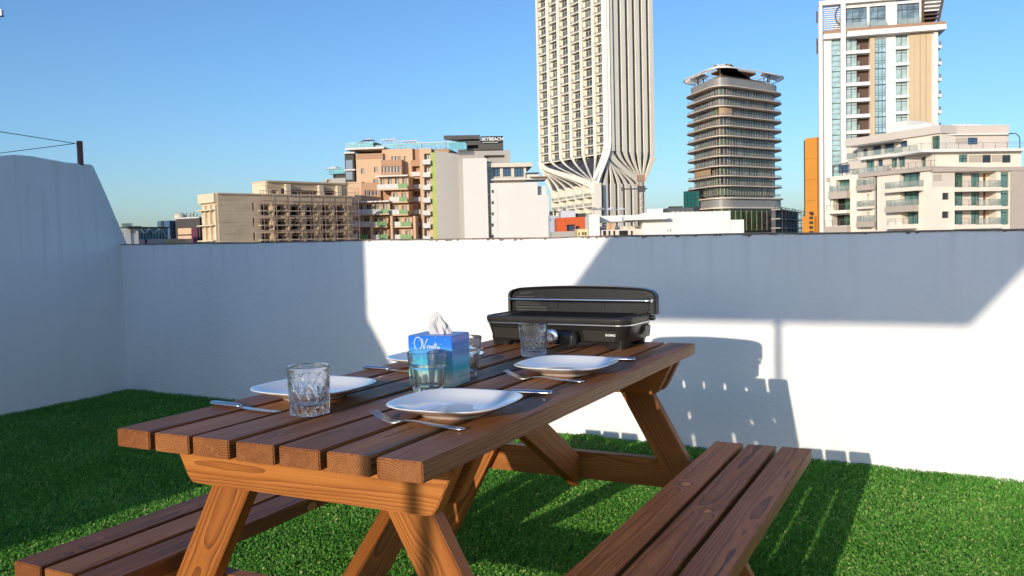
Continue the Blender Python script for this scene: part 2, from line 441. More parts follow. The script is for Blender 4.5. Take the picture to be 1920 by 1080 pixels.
#@@TABLE
# ================================================================== PICNIC TABLE
def wood(name, light, mid, dark, rough=0.5, coat=0.15, knot=(0.30,0.12,0.03), ring=420.0, rw=0.24, kn=0.42, wander=0.020, streak=0.0, scol=(0.5,0.22,0.07)):
    m, nt, b = nodes_of(name); L = nt.links
    def math_(op, a, b2=None, c=None):
        n = N(nt, 'ShaderNodeMath', operation=op)
        for i, v in enumerate((a, b2, c)):
            if v is None: continue
            if isinstance(v, (int, float)): n.inputs[i].default_value = v
            else: L.new(v, n.inputs[i])
        return n.outputs[0]
    tc = N(nt, 'ShaderNodeTexCoord'); oi = N(nt, 'ShaderNodeObjectInfo')
    # every board is sawn from another place in the log
    r1 = oi.outputs['Random']
    r2_ = math_('FRACT', math_('MULTIPLY', r1, 17.31)); r3 = math_('FRACT', math_('MULTIPLY', r1, 91.7))
    off = N(nt, 'ShaderNodeCombineXYZ')
    L.new(math_('MULTIPLY_ADD', r2_, 0.09, -0.045), off.inputs['X']); L.new(math_('MULTIPLY', r1, 37.0), off.inputs['Y']); L.new(math_('MULTIPLY_ADD', r3, -0.06, -0.022), off.inputs['Z'])
    ad = N(nt, 'ShaderNodeVectorMath', operation='SUBTRACT'); L.new(tc.outputs['Object'], ad.inputs[0]); L.new(off.outputs[0], ad.inputs[1])
    # slow wander of the pith along the board
    mp = N(nt, 'ShaderNodeMapping'); mp.inputs['Scale'].default_value = (7, 1.3, 7); L.new(ad.outputs[0], mp.inputs['Vector'])
    nz = N(nt, 'ShaderNodeTexNoise', Scale=1.3, Detail=3.0); L.new(mp.outputs[0], nz.inputs['Vector'])
    sb = N(nt, 'ShaderNodeVectorMath', operation='SUBTRACT'); L.new(nz.outputs['Color'], sb.inputs[0]); sb.inputs[1].default_value = (.5,.5,.5)
    sc_ = N(nt, 'ShaderNodeVectorMath', operation='SCALE'); sc_.inputs['Scale'].default_value = wander; L.new(sb.outputs[0], sc_.inputs[0])
    p = N(nt, 'ShaderNodeVectorMath', operation='ADD'); L.new(ad.outputs[0], p.inputs[0]); L.new(sc_.outputs[0], p.inputs[1])
    # knots
    mk = N(nt, 'ShaderNodeMapping'); mk.inputs['Scale'].default_value = (8, 5.2, 8); L.new(ad.outputs[0], mk.inputs['Vector'])
    vo = N(nt, 'ShaderNodeTexVoronoi', Scale=1.0); vo.inputs['Randomness'].default_value = 1.0; L.new(mk.outputs[0], vo.inputs['Vector'])
    sel = N(nt, 'ShaderNodeSeparateXYZ'); L.new(vo.outputs['Color'], sel.inputs[0])
    kd = math_('ADD', vo.outputs['Distance'], math_('MULTIPLY', math_('GREATER_THAN', sel.outputs['X'], kn), 1.0))
    bulge = math_('MULTIPLY', math_('POWER', 2.718, math_('MULTIPLY', math_('MULTIPLY', kd, kd), -26.0)), 0.012)
    sx_ = N(nt, 'ShaderNodeSeparateXYZ'); L.new(p.outputs[0], sx_.inputs[0])
    rr = math_('SQRT', math_('ADD', math_('MULTIPLY', sx_.outputs['X'], sx_.outputs['X']), math_('MULTIPLY', sx_.outputs['Z'], sx_.outputs['Z'])))
    rr = math_('ADD', rr, bulge)
    ringv = math_('FRACT', math_('MULTIPLY', rr, ring*0.5))
    rs = math_('POWER', ringv, 2.2)       # slow early wood, sharp late wood line
    # fine fibres
    mf = N(nt, 'ShaderNodeMapping'); mf.inputs['Scale'].default_value = (260, 5, 260); L.new(ad.outputs[0], mf.inputs['Vector'])
    nf = N(nt, 'ShaderNodeTexNoise', Scale=1.0, Detail=4.0, Roughness=0.7); L.new(mf.outputs[0], nf.inputs['Vector'])
    mb_ = N(nt, 'ShaderNodeMapping'); mb_.inputs['Scale'].default_value = (18, 1.6, 18); L.new(ad.outputs[0], mb_.inputs['Vector'])
    nb = N(nt, 'ShaderNodeTexNoise', Scale=1.0, Detail=5.0, Roughness=0.6); L.new(mb_.outputs[0], nb.inputs['Vector'])
    t = math_('ADD', math_('MULTIPLY', rs, rw), math_('ADD', math_('MULTIPLY', nf.outputs['Fac'], 0.50), math_('MULTIPLY', nb.outputs['Fac'], 0.50)))
    t = math_('ADD', t, math_('MULTIPLY_ADD', r3, 0.22, -0.11))
    cr = N(nt, 'ShaderNodeValToRGB'); e = cr.color_ramp.elements
    e[0].position = 0.30; e[0].color = tuple(light)+(1,); e[1].position = 0.95; e[1].color = tuple(dark)+(1,)
    x = e.new(0.58); x.color = tuple(mid)+(1,)
    L.new(t, cr.inputs['Fac'])
    km = N(nt, 'ShaderNodeMapRange'); km.inputs['From Min'].default_value = 0.125; km.inputs['From Max'].default_value = 0.075
    L.new(kd, km.inputs['Value'])
    kc = N(nt, 'ShaderNodeMix', data_type='RGBA'); L.new(math_('MULTIPLY', km.outputs[0], 0.75), kc.inputs['Factor'])
    L.new(cr.outputs['Color'], kc.inputs['A']); kc.inputs['B'].default_value = tuple(knot)+(1,)
    # dark rim round each knot
    kr = math_('MULTIPLY', math_('MULTIPLY', math_('LESS_THAN', kd, 0.150), math_('GREATER_THAN', kd, 0.118)), 0.55)
    kc2 = N(nt, 'ShaderNodeMix', data_type='RGBA'); L.new(kr, kc2.inputs['Factor']); L.new(kc.outputs['Result'], kc2.inputs['A']); kc2.inputs['B'].default_value = tuple(c*0.6 for c in dark)+(1,)
    # places where the stain has worn thin, drawn out along the grain
    mw = N(nt, 'ShaderNodeMapping'); mw.inputs['Scale'].default_value = (34, 3.2, 34); L.new(ad.outputs[0], mw.inputs['Vector'])
    nw = N(nt, 'ShaderNodeTexNoise', Scale=1.0, Detail=7.0, Roughness=0.72); L.new(mw.outputs[0], nw.inputs['Vector'])
    wr = N(nt, 'ShaderNodeMapRange'); wr.inputs['From Min'].default_value = 0.52; wr.inputs['From Max'].default_value = 0.72; wr.inputs['To Max'].default_value = streak; L.new(nw.outputs['Fac'], wr.inputs['Value'])
    kc3 = N(nt, 'ShaderNodeMix', data_type='RGBA'); L.new(wr.outputs[0], kc3.inputs['Factor']); L.new(kc2.outputs['Result'], kc3.inputs['A']); kc3.inputs['B'].default_value = tuple(scol)+(1,)
    L.new(kc3.outputs['Result'], b.inputs['Base Color'])
    rm = N(nt, 'ShaderNodeMapRange'); rm.inputs['To Min'].default_value = rough-0.1; rm.inputs['To Max'].default_value = rough+0.15
    L.new(nb.outputs['Fac'], rm.inputs['Value']); L.new(rm.outputs[0], b.inputs['Roughness'])
    b.inputs['Specular IOR Level'].default_value = 0.28
    b.inputs['Coat Weight'].default_value = coat; b.inputs['Coat Roughness'].default_value = 0.35
    hh = math_('ADD', math_('MULTIPLY', rs, -0.5), nf.outputs['Fac'])
    bp = N(nt, 'ShaderNodeBump'); bp.inputs['Strength'].default_value = 0.28; bp.inputs['Distance'].default_value = 0.0012
    L.new(hh, bp.inputs['Height']); L.new(bp.outputs[0], b.inputs['Normal'])
    return m
w_dark = wood('stained_board', (0.42,0.175,0.056), (0.245,0.083,0.023), (0.050,0.016,0.006), 0.50, 0.08, (0.56,0.26,0.08), 430.0, 0.36, 0.6, 0.014, 0.50, (0.46,0.20,0.07))
w_leg = wood('oiled_frame_timber', (0.50,0.190,0.042), (0.33,0.108,0.021), (0.10,0.028,0.007), 0.50, 0.10, (0.34,0.11,0.02), 520.0, 0.36, 0.9, 0.016, 0.4, (0.28,0.085,0.016))

YAW = 0.47327
TX0, TY0 = -0.8254, 1.7757
PW, PG, PT, PL = 0.095, 0.01415, 0.0372, 1.7173
TWID = 7*PW + 6*PG
table = thing('picnic_table', 'brown stained wooden picnic table with two attached benches on artificial grass', 'picnic table', (TX0, TY0, 0), -YAW)
TM = Matrix.Translation((TX0, TY0, 0)) @ Matrix.Rotation(-YAW, 4, 'Z')
def tpt(u, v, z): return TM @ Vector((u, v, z))
def board_mesh(name, w, l, t, s0=0.0, s1=0.0, mat=None, bev=0.0022, chipped=False):
    """board along local y, width x, thickness z, centred; s0, s1 skew the two end cuts"""
    mb = MB(); seg = 14
    rings = []
    for k in range(seg+1):
        f = k/seg; y = -l/2 + l*f
        sk = s0*(1-f) if f < 0.5 else 0
        ring = []
        for (x, z) in ((-w/2,-t/2),(w/2,-t/2),(w/2,t/2),(-w/2,t/2)):
            dy = (s0 if k == 0 else s1 if k == seg else 0) * x/(w/2)
            jx = random.uniform(-.0006,.0006) if 0 < k < seg else 0
            ring.append((x+jx, y+dy, z))
        rings.append(ring)
    mb.loft(rings, True)
    o = mb.build(name, mat, None, bevel=bev)
    return o
def put(o, parent, origin, yaxis, zaxis):
    y = Vector(yaxis).normalized(); z = Vector(zaxis); x = y.cross(z).normalized(); z = x.cross(y)
    m = Matrix((x, y, z)).transposed().to_4x4(); m.translation = Vector(origin)
    o.parent = parent; o.matrix_local = m
    return o
# table top
plank = board_mesh('plank', PW, PL, PT, mat=w_dark)
plank.name = 'tabletop_board'
def dup(o, name=None):
    c = o.copy(); C.objects.link(c)
    if name: c.name = name
    return c
for i in range(7):
    o = plank if i == 0 else dup(plank)
    put(o, table, (i*(PW+PG)+PW/2, PL/2 + [0,.001,-.002,.0015,-.001,.001,0][i], 0.75-PT/2 + [0,-.0008,.0006,-.0004,.0008,0,0][i]), (random.uniform(-.0006,.0006), 1, 0), (random.uniform(-.006,.006), 0, 1))
HB = 0.417
for side in (0, 1):
    u0 = -0.0513-3*PW-2*PG if side == 0 else TWID+0.0668
    for i in range(3):
        o = dup(plank, 'bench_board')
        put(o, table, (u0+i*(PW+PG)+PW/2, PL/2-0.004+random.uniform(-.002,.002), HB-PT/2), (0, 1, 0), (random.uniform(-.006,.006), 0, 1))
# cross timbers
def cross(name, v, z0, z1, u0, u1, rake, rc=0.018):
    """timber across the table, ends raked, lower corners eased"""
    b0, b1 = u0+rake, u1-rake
    k = rc
    poly = [(u0, z1), (b0-k*0.55*rake/(z1-z0)-0.001, z0+k), (b0+k*0.35, z0+k*0.12), (b0+k*1.3, z0), (b1-k*1.3, z0), (b1-k*0.35, z0+k*0.12), (b1+k*0.55*rake/(z1-z0)+0.001, z0+k), (u1, z1)]
    cu = (u0+u1)/2; cz = (z0+z1)/2
    mb = MB()
    # local: y along the timber, x its height, z its thickness
    mb.loft([[(cz-z, u-cu, -PT/2) for u, z in poly], [(cz-z, u-cu, PT/2) for u, z in poly]], True)
    o = mb.build(name, w_leg, None, bevel=0.002)
    put(o, table, (cu, v+PT/2, cz), (1,0,0), (0,-1,0))
    return o
zt_ = 0.75-PT-0.0005
for v in (0.128, 0.206, PL-0.128-PT, PL-0.206-PT):
    cross('top_bearer', v, 0.610, zt_, 0.012, TWID-0.012, 0.048)
def leg(u_top, u_bot, v, z1=zt_-0.001, z0=0.004, w=0.095):
    a = Vector((u_bot, v, z0)); b = Vector((u_top, v, z1)); d = (b-a).normalized()
    sl_ = abs(d.x/d.z)*(w/2)                                  # level cuts top and bottom
    o = board_mesh('leg', w, (b-a).length, PT, mat=w_leg, s0=0, s1=0)
    bpy.data.objects.remove(o)
    sgn = 1 if d.x > 0 else -1
    mb = MB(); rings = []
    l = (b-a).length; seg = 10
    for k in range(seg+1):
        y = -l/2 + l*k/seg
        sk = sl_*sgn if k in (0, seg) else 0
        rings.append([(x, y + sk*x/(w/2), z) for x, z in ((-w/2,-PT/2),(w/2,-PT/2),(w/2,PT/2),(-w/2,PT/2))])
    mb.loft(rings, True)
    o = mb.build('leg', w_leg, None, bevel=0.002)
    # local x = y cross z : choose z towards -v so that x points to +u side
    put(o, table, (a+b)/2, d, (0,-1,0))
    return o
LV = 0.128+PT+0.0005+PT/2
for v in (LV, PL-LV):
    leg(0.206, -0.190, v); leg(TWID-0.206, TWID+0.190, v)
# timbers that carry the benches
for v in (LV+PT/2+0.001, PL-LV+PT/2+0.0006):
    pass
bl_ = cross('bench_bearer', 0.206, 0.284, HB-PT-0.0005, -0.355, 1.118, 0.05)
bl2 = cross('bench_bearer', PL-0.128-PT, 0.284, HB-PT-0.0005, -0.355, 1.118, 0.05)
# diagonal braces under the top
def brace(v0, z0, v1, z1, u=0.375, w=0.095):
    a = Vector((u, v0, z0)); b = Vector((u, v1, z1)); d = (b-a).normalized(); l = (b-a).length
    k0 = abs(d.z/d.y)*(w/2); s = 1 if d.y > 0 else -1
    mb = MB(); rings = []
    for k in range(9):
        y = -l/2 + l*k/8
        if k == 0: f = lambda x: y - x*d.z/d.y           # plumb cut at the bearer
        elif k == 8: f = lambda x: y + x*d.y/d.z         # level cut under the top
        else: f = lambda x: y
        rings.append([(x, f(x), z) for x, z in ((-w/2,-PT/2),(w/2,-PT/2),(w/2,PT/2),(-w/2,PT/2))])
    mb.loft(rings, True)
    o = mb.build('brace', w_leg, None, bevel=0.002)
    put(o, table, (a+b)/2, d, (1,0,0))
brace(0.206+PT+0.001, 0.325, 0.722, 0.655)
brace(PL-0.206-PT-0.001+PT*0.0+0.040, 0.325, PL-0.722, 0.655)
cross('centre_batten', 0.8586-PT/2, 0.665, zt_, 0.16, TWID-0.16, 0.02, 0.01)
# screw heads
screw = plain('screw_head', (0.10,0.08,0.06), 0.4, 0.8)

# ================================================================== TABLEWARE
ZT = 0.7506
porcelain = plain('glazed_porcelain', (0.87,0.87,0.87), 0.07, var=0.01, spec=0.6)
porcelain.node_tree.nodes['Principled BSDF'].inputs['Coat Weight'].default_value = 0.6
porcelain.node_tree.nodes['Principled BSDF'].inputs['Coat Roughness'].default_value = 0.03
steel = plain('polished_steel', (0.74,0.73,0.75), 0.27, 1.0, var=0.04, scale=20)
def sq(a, n, t, m=96):
    c, s = math.cos(t), math.sin(t)
    r = (abs(c)**n + abs(s)**n)**(-1.0/n)
    return a*r*c, a*r*s
def plate(u, v, rot, label):
    t = thing('plate', label, 'plate', tpt(u, v, ZT), -YAW+rot, 'white plates laid on the picnic table')
    prof_out = [(0.0,0.0045),(0.060,0.0045),(0.065,0.0),(0.071,0.0),(0.074,0.0055),(0.086,0.0090),(0.106,0.0165),(0.122,0.0235),(0.1315,0.0282)]
    prof_in = [(0.1322,0.0294),(0.1312,0.0301),(0.127,0.0287),(0.112,0.0225),(0.096,0.0160),(0.078,0.0108),(0.05,0.0082),(0.0,0.0078)]
    rings = []
    m = 112
    for r, z in prof_out+prof_in:
        nn = 2.0 + 1.15*min(1, (r/0.1305)**1.5)
        rings.append([(*sq(max(r,.0002), nn, 2*math.pi*k/m), z) for k in range(m)])
    o = MB().loft(rings, True).build('dish', porcelain, t, smooth=True)
    return t
plate(0.590, 0.380, 0.04, 'nearest white plate, at the front right of the table beside the fork')
plate(0.592, 0.975, 0.00, 'white plate in front of the electric grill at the right edge of the table')
plate(0.157, 0.436, -0.03, 'white plate behind the tall cut tumbler at the left edge of the table')
plate(0.150, 1.000, 0.02, 'white plate half hidden behind the blue tissue box')

# cutlery
def strip(pts, widths, th, name='blade'):
    """flat bar following pts (u, z) with half widths and thickness, along local x"""
    rings = []
    for (x, z), (w, t_) in zip(pts, [(w, th if not isinstance(th, (list, tuple)) else th[i]) for i, w in enumerate(widths)]):
        ring = []
        for k in range(12):
            a = 2*math.pi*k/12
            ring.append((x, w*math.cos(a), z + t_*math.sin(a)))
        rings.append(ring)
    return MB().loft(rings, True)
def fork(u, v, rot, label, tilt=0.0):
    """handle end at local origin, tines towards +x"""
    t = thing('fork', label, 'fork', tpt(u, v, ZT), rot - YAW, 'steel forks on the picnic table')
    xs = [0,.004,.012,.03,.06,.09,.112,.128,.138]
    zs = [.0026,.0030,.0032,.0036,.0050,.0075,.0085,.0072,.0048]
    ws = [.0055,.0080,.0092,.0092,.0080,.0058,.0038,.0033,.0044]
    hd = strip(list(zip(xs, zs)), ws, [.0020,.0030,.0033,.0033,.0029,.0024,.0019,.0016,.0013]).build('handle', steel, t, smooth=True)
    mb = MB(); rings = []
    for x, z, w in ((.137,.0050,.0042),(.144,.0030,.0085),(.152,.0022,.0112),(.160,.0030,.0118),(.168,.0050,.0116)):
        rings.append([(x, -w, z-.0009),(x, w, z-.0009),(x, w, z+.0009),(x, -w, z+.0009)])
    mb.loft(rings, True); mb.build('neck', steel, t, bevel=0.0004, smooth=R(40))
    for k in range(4):
        y0 = (k-1.5)*0.0062; mb = MB(); rings = []
        for x, z, w in ((.1675,.0049,.0022),(.178,.0085,.0017),(.188,.0130,.0015),(.198,.0182,.0012),(.205,.0215,.0006)):
            rings.append([(x, y0-w, z-.0008),(x, y0+w, z-.0008),(x, y0+w, z+.0008),(x, y0-w, z+.0008)])
        mb.loft(rings, True); mb.build('tine', steel, t, bevel=0.0003, smooth=R(40))
    t.scale = (1.12, 1.12, 1.0)
    return t
def knife(u, v, rot, label):
    t = thing('knife', label, 'knife', tpt(u, v, ZT), rot - YAW, 'steel knives on the picnic table')
    xs = [0,.003,.010,.04,.07,.092,.097]; ws = [.004,.0072,.0088,.0092,.0080,.0066,.0052]
    strip([(x, .0048) for x in xs], ws, [.0025,.0040,.0046,.0044,.0042,.0038,.003]).build('handle', steel, t, smooth=True)
    mb = MB(); rings = []
    for x, a, b in ((.096,-.004,.0045),(.105,-.0075,.0055),(.15,-.0095,.0060),(.19,-.0095,.0060),(.208,-.006,.0058),(.216,.002,.0052)):
        rings.append([(x, a, .0022),(x, (a+b)/2, .0016),(x, b, .0018),(x, b, .0032),(x, (a+b)/2, .0034),(x, a, .0028)])
    mb.loft(rings, True); mb.build('blade', steel, t, smooth=R(30)); t.scale = (1.05, 1.15, 1.25)
    return t
def ang(a, b): return math.atan2(b[1]-a[1], b[0]-a[0])
fork(0.694, 0.236, math.pi-0.07, 'fork lying in front of the nearest plate, tines to the left')
fork(0.700, 0.834, math.pi-0.02, 'fork lying in front of the plate by the grill')
fork(-0.020, 0.625, 0.06, 'fork behind the left plate, only its dark tines showing')
fork(-0.045, 1.215, 0.05, 'fork beside the far plate, pointing at the grill')
knife(-0.006, 0.264, ang((0,.264),(.25,.240)), 'knife at the left table edge reaching behind the cut tumbler')
knife(-0.012, 0.860, -0.12, 'knife left of the blue tissue box with bright handle')
knife(0.698, 0.641, math.pi+0.10, 'knife behind the nearest plate, handle out to the right')
knife(0.698, 1.238, math.pi+0.05, 'knife behind the right plate, at the right edge near the grill')

# glasses
def glass_mat():
    m, nt, b = nodes_of('clear_glass'); b.inputs['Base Color'].default_value = (0.99,1.0,1.0,1)
    tr = N(nt, 'ShaderNodeBsdfTransparent'); mx = N(nt, 'ShaderNodeMixShader'); mx.inputs[0].default_value = 0.90
    nt.links.new(tr.outputs[0], mx.inputs[1]); nt.links.new(b.outputs[0], mx.inputs[2]); nt.links.new(mx.outputs[0], nt.nodes['Material Output'].inputs['Surface'])
    b.inputs['Roughness'].default_value = 0.0; b.inputs['IOR'].default_value = 1.5; b.inputs['Transmission Weight'].default_value = 1.0
    return m
clear = glass_mat()
def tumbler(u, v, rb, rt, h, cut, label, wall_t=0.0035, base_t=0.014, nth=240, nz_=110, rot=0.0):
    t = thing('tumbler', label, 'glass', tpt(u, v, ZT+0.0003), -YAW+rot, 'clear glass tumblers on the picnic table')
    rings = []
    def ring(r, z): rings.append([(r*math.cos(2*math.pi*k/nth), r*math.sin(2*math.pi*k/nth), z) for k in range(nth)])
    ring(0.0005, 0.0015); ring(rb-0.006, 0.0012); ring(rb-0.003, 0)
    for j in range(nz_+1):
        f = j/nz_; z = 0.001 + (h-0.002)*f
        row = []
        for k in range(nth):
            th = 2*math.pi*k/nth
            r = cut(th, f, rb + (rt-rb)*f)
            row.append((r*math.cos(th), r*math.sin(th), z))
        rings.append(row)
    ring(rt-0.0012, h); ring(rt-wall_t+0.0008, h)
    for j in range(13):
        f = 1-j/12; z = base_t+0.004 + (h-0.003-base_t-0.004)*f
        ring(rb + (rt-rb)*f - wall_t - 0.0022*(1-f)**2, z)
    ring(rb-wall_t-0.008, base_t+0.0005); ring(0.0005, base_t-0.0005)
    MB().loft(rings, True).build('bowl', clear, t, smooth=R(18))
    return t
def tri(x): x = x % 1.0; return min(x, 1-x)
def groove(d, w): return max(0.0, 1-d/w)
def cut_star(th, f, r):
    """large crossing wedge cuts over the lower three quarters, tall points above"""
    n = 7; u = th*n/(2*math.pi); g = 0
    if f < 0.80:
        zz = f/0.66
        for s in (1, -1):
            g = max(g, groove(tri(u + s*zz*1.0)*2, 0.20))
        g = max(g, 0.8*groove(tri(u*1.0 + 0.5)*2, 0.10)) if f > 0.28 else g
        if f < 0.45:
            for s in (1, -1): g = max(g, 0.9*groove(tri(u*2 + s*zz*2.0)*2, 0.24))
        g = max(g, 0.7*groove(abs(f-0.47), 0.014), 0.7*groove(abs(f-0.26), 0.012), 0.6*groove(abs(f-0.06), 0.012))
        if f > 0.58: g *= (0.80-f)/0.22
        r += 0.0004
    else:
        r += 0.0004*max(0, (0.82-f)/0.02)
    return r - 0.0021*g
def cut_diamond(th, f, r):
    n = 15; u = th*n/(2*math.pi); g = 0
    if f < 0.58:
        for s in (1, -1): g = max(g, groove(tri(u + s*f*6.0)*2, 0.34))
        for s in (1, -1):
            if f < 0.2: g = max(g, groove(tri(u*1.5 + s*f*9.0)*2, 0.4))
        g = max(g, groove(abs(f-0.56), 0.016), groove(abs(f-0.20), 0.014), groove(abs(f-0.03), 0.014))
        return r - 0.0016*g
    return r - 0.0006*groove(tri(u*0.6)*2, 0.25)
def cut_facet(th, f, r):
    """ten flat facets below a rounded shoulder, plain flared rim"""
    n = 10; u = (th*n/(2*math.pi)) % 1.0
    a = (u-0.5)*2*math.pi/n
    if f < 0.66:
        k = 1.0
        flat = math.cos(math.pi/n)/math.cos(a)
        r2c = r*(1-0.01) - 0.0026*max(0, math.cos(math.pi*(u-0.5)))**1.0
        if f > 0.60: k = (0.66-f)/0.06; r2c = r2c*k + (r+0.0016)*(1-k)
        return r2c - 0.0006*groove(abs(abs(a)-math.pi/n), 0.05)
    if f < 0.72: return r + 0.0016*(0.72-f)/0.06
    return r - 0.0004
tumbler(0.288, 0.264, 0.0425, 0.0465, 0.106, cut_star, 'tumbler with big star cuts standing before the left plate', 0.004, 0.020)
tumbler(0.392, 0.580, 0.0375, 0.0500, 0.101, cut_facet, 'ribbed tumbler standing right in front of the blue tissue box', 0.0032, 0.013)
tumbler(0.353, 1.262, 0.0400, 0.0465, 0.102, cut_diamond, 'tumbler with diamond cut base in front of the grill knob', 0.0035, 0.016)
tumbler(0.345, 0.835, 0.0375, 0.0520, 0.108, cut_facet, 'ribbed tumbler mostly hidden behind the tissue box', 0.0032, 0.013)

# tissue box
def box_print():
    m, nt, b = nodes_of('sea_print_card'); L = nt.links
    tc = N(nt, 'ShaderNodeTexCoord'); sp = N(nt, 'ShaderNodeSeparateXYZ'); L.new(tc.outputs['Object'], sp.inputs[0])
    mp = N(nt, 'ShaderNodeMapping'); mp.inputs['Scale'].default_value = (10, 10, 55); L.new(tc.outputs['Object'], mp.inputs['Vector'])
    no = N(nt, 'ShaderNodeTexNoise', Scale=1.0, Detail=5.0); L.new(mp.outputs[0], no.inputs['Vector'])
    a = N(nt, 'ShaderNodeMath', operation='MULTIPLY_ADD'); L.new(no.outputs['Fac'], a.inputs[0]); a.inputs[1].default_value = 0.030; L.new(sp.outputs['Z'], a.inputs[2])
    mr = N(nt, 'ShaderNodeMapRange'); mr.inputs['From Min'].default_value = 0.015; mr.inputs['From Max'].default_value = 0.15; L.new(a.outputs[0], mr.inputs['Value'])
    cr = N(nt, 'ShaderNodeValToRGB'); e = cr.color_ramp.elements
    e[0].position = 0.0; e[0].color = (0.30,0.55,0.55,1); e[1].position = 1.0; e[1].color = (0.003,0.14,0.74,1)
    for p_, c in ((0.10,(0.62,0.72,0.66,1)),(0.22,(0.40,0.72,0.70,1)),(0.34,(0.05,0.58,0.72,1)),(0.48,(0.01,0.46,0.74,1)),(0.58,(0.01,0.28,0.72,1)),(0.70,(0.06,0.34,0.80,1)),(0.8,(0.004,0.18,0.78,1))):
        x = e.new(p_); x.color = c
    L.new(mr.outputs[0], cr.inputs['Fac']); L.new(cr.outputs[0], b.inputs['Base Color'])
    b.inputs['Roughness'].default_value = 0.28; b.inputs['Coat Weight'].default_value = 0.3
    return m
bxr = 0.10
BW, BD, BH = 0.124, 0.108, 0.131
bo = Vector((0.350, 0.704)); 
tb = thing('tissue_box', 'square blue and turquoise tissue box with sea print in the middle of the table', 'tissue box', tpt(bo.x, bo.y, ZT), -YAW+bxr)
mb = MB()
w_, d_ = BW/2, BD/2
mb.box(-w_, w_, -d_, d_, 0.0005, BH-0.001)
mb.build('carton', box_print(), tb, bevel=0.0012, smooth=R(30))
# top flap with an oval opening
mb = MB(); m_ = 48; rin = []; rout = []
for k in range(m_):
    a = 2*math.pi*k/m_; rin.append((0.030*math.cos(a), 0.018*math.sin(a)))
    c, s = math.cos(a), math.sin(a); f = 1/max(abs(c)/w_, abs(s)/d_); rout.append((c*f, s*f))
mb.loft([ring3(rout, BH-.0012), ring3(rout, BH), ring3(rin, BH), ring3(rin, BH-.0012)], False)
mb.build('top_panel', plain('blue_card', (0.008,0.16,0.60), 0.3, var=0.15, scale=30), tb)
# printing: a shell outline and handwritten name on the front and the side
ink = plain('white_ink', (0.75,0.85,0.9), 0.5); ink2 = plain('pale_ink', (0.42,0.46,0.75), 0.5)
def strokes(lines, name, mat, parent, org, xa, za, sc, wd_=0.0006, nrm=(0,-1,0)):
    mb = MB(); org = Vector(org); xa = Vector(xa); za = Vector(za); nv = Vector(nrm)
    for ln in lines:
        P = [org + xa*(x*sc) + za*(z*sc) + nv*0.0005 for x, z in ln]
        for a, b2 in zip(P[:-1], P[1:]):
            d = (b2-a); 
            if d.length < 1e-6: continue
            s_ = d.normalized().cross(nv)*wd_; e_ = d.normalized()*wd_*0.5
            mb.quad(a-s_-e_, b2-s_+e_, b2+s_+e_, a+s_-e_)
    return mb.build(name, mat, parent, fix=False)
def arc(cx, cz, rx, rz, a0, a1, n=14): return [(cx+rx*math.cos(R(a0+(a1-a0)*k/n)), cz+rz*math.sin(R(a0+(a1-a0)*k/n))) for k in range(n+1)]
script = [
    arc(-1.55,0.55,0.62,0.95,-60,240), [(-1.85,-.25),(-1.75,-.45)], [(-1.25,-.25),(-1.35,-.45)],
    [(-0.9,1.25),(-0.82,1.05),(-0.62,-0.35),(-0.35,0.55),(-0.10,1.15),(0.05,1.2)],             # V
    arc(0.12,0.0,0.20,0.28,60,330)+[(0.34,0.28),(0.34,-0.2),(0.44,-0.28)],                        # a
    [(0.52,0.22),(0.56,-0.26),(0.60,0.05),(0.74,0.24),(0.82,0.1),(0.84,-0.22),(0.92,-0.2)],       # n
    [(1.0,0.22),(1.02,-0.2),(1.12,-0.22)], [(1.02,0.45),(1.04,0.5)],                              # i
    [(1.30,0.75),(1.22,-0.15),(1.34,-0.24)], [(1.08,0.36),(1.48,0.42)],                           # t
    [(1.52,0.22),(1.56,-0.12),(1.72,-0.16),(1.82,0.22),(1.70,-0.8),(1.45,-0.95),(1.42,-0.6),(1.95,0.0)], # y
]
strokes(script, 'front_lettering', ink, tb, (-0.006, -d_, 0.101), (1,0,0), (0,0,1), 0.0175, 0.0008)
side_script = script[3:]
strokes(side_script, 'side_lettering', ink2, tb, (w_, -0.004, 0.085), (0,1,0), (0,0,1), 0.0165, 0.0007, (1,0,0))
strokes([arc(-1.45,0.45,0.62,0.95,-60,240)], 'side_emblem', ink2, tb, (w_, -0.006, 0.085), (0,1,0), (0,0,1), 0.0135, 0.0003, (1,0,0))
strokes([[(x, 0.12*math.sin(x*9)) for x in np.linspace(-1.3,1.3,50)]], 'side_small_print', plain('dark_ink',(0.03,0.05,0.2),0.5), tb, (w_, 0.0, 0.022), (0,1,0), (0,0,1), 0.0135, 0.0005, (1,0,0))
st = [(-.035,.125),(.018,.128),(-.05,.112),(.03,.110),(.012,.098),(.022,.097),(.038,.088),(-.03,.118),(.045,.122)]
mb = MB()
for x, z in st:
    for q_ in range(2):
        s_ = .0012 if q_ else .0012
        mb.quad((x-(s_ if q_ else .0003), -d_-.0008, z-(.0003 if q_ else s_)), (x+(s_ if q_ else .0003), -d_-.0008, z-(.0003 if q_ else s_)), (x+(s_ if q_ else .0003), -d_-.0008, z+(.0003 if q_ else s_)), (x-(s_ if q_ else .0003), -d_-.0008, z+(.0003 if q_ else s_)))
mb.build('printed_sparkle', ink, tb, fix=False)['kind'] = 'stuff'
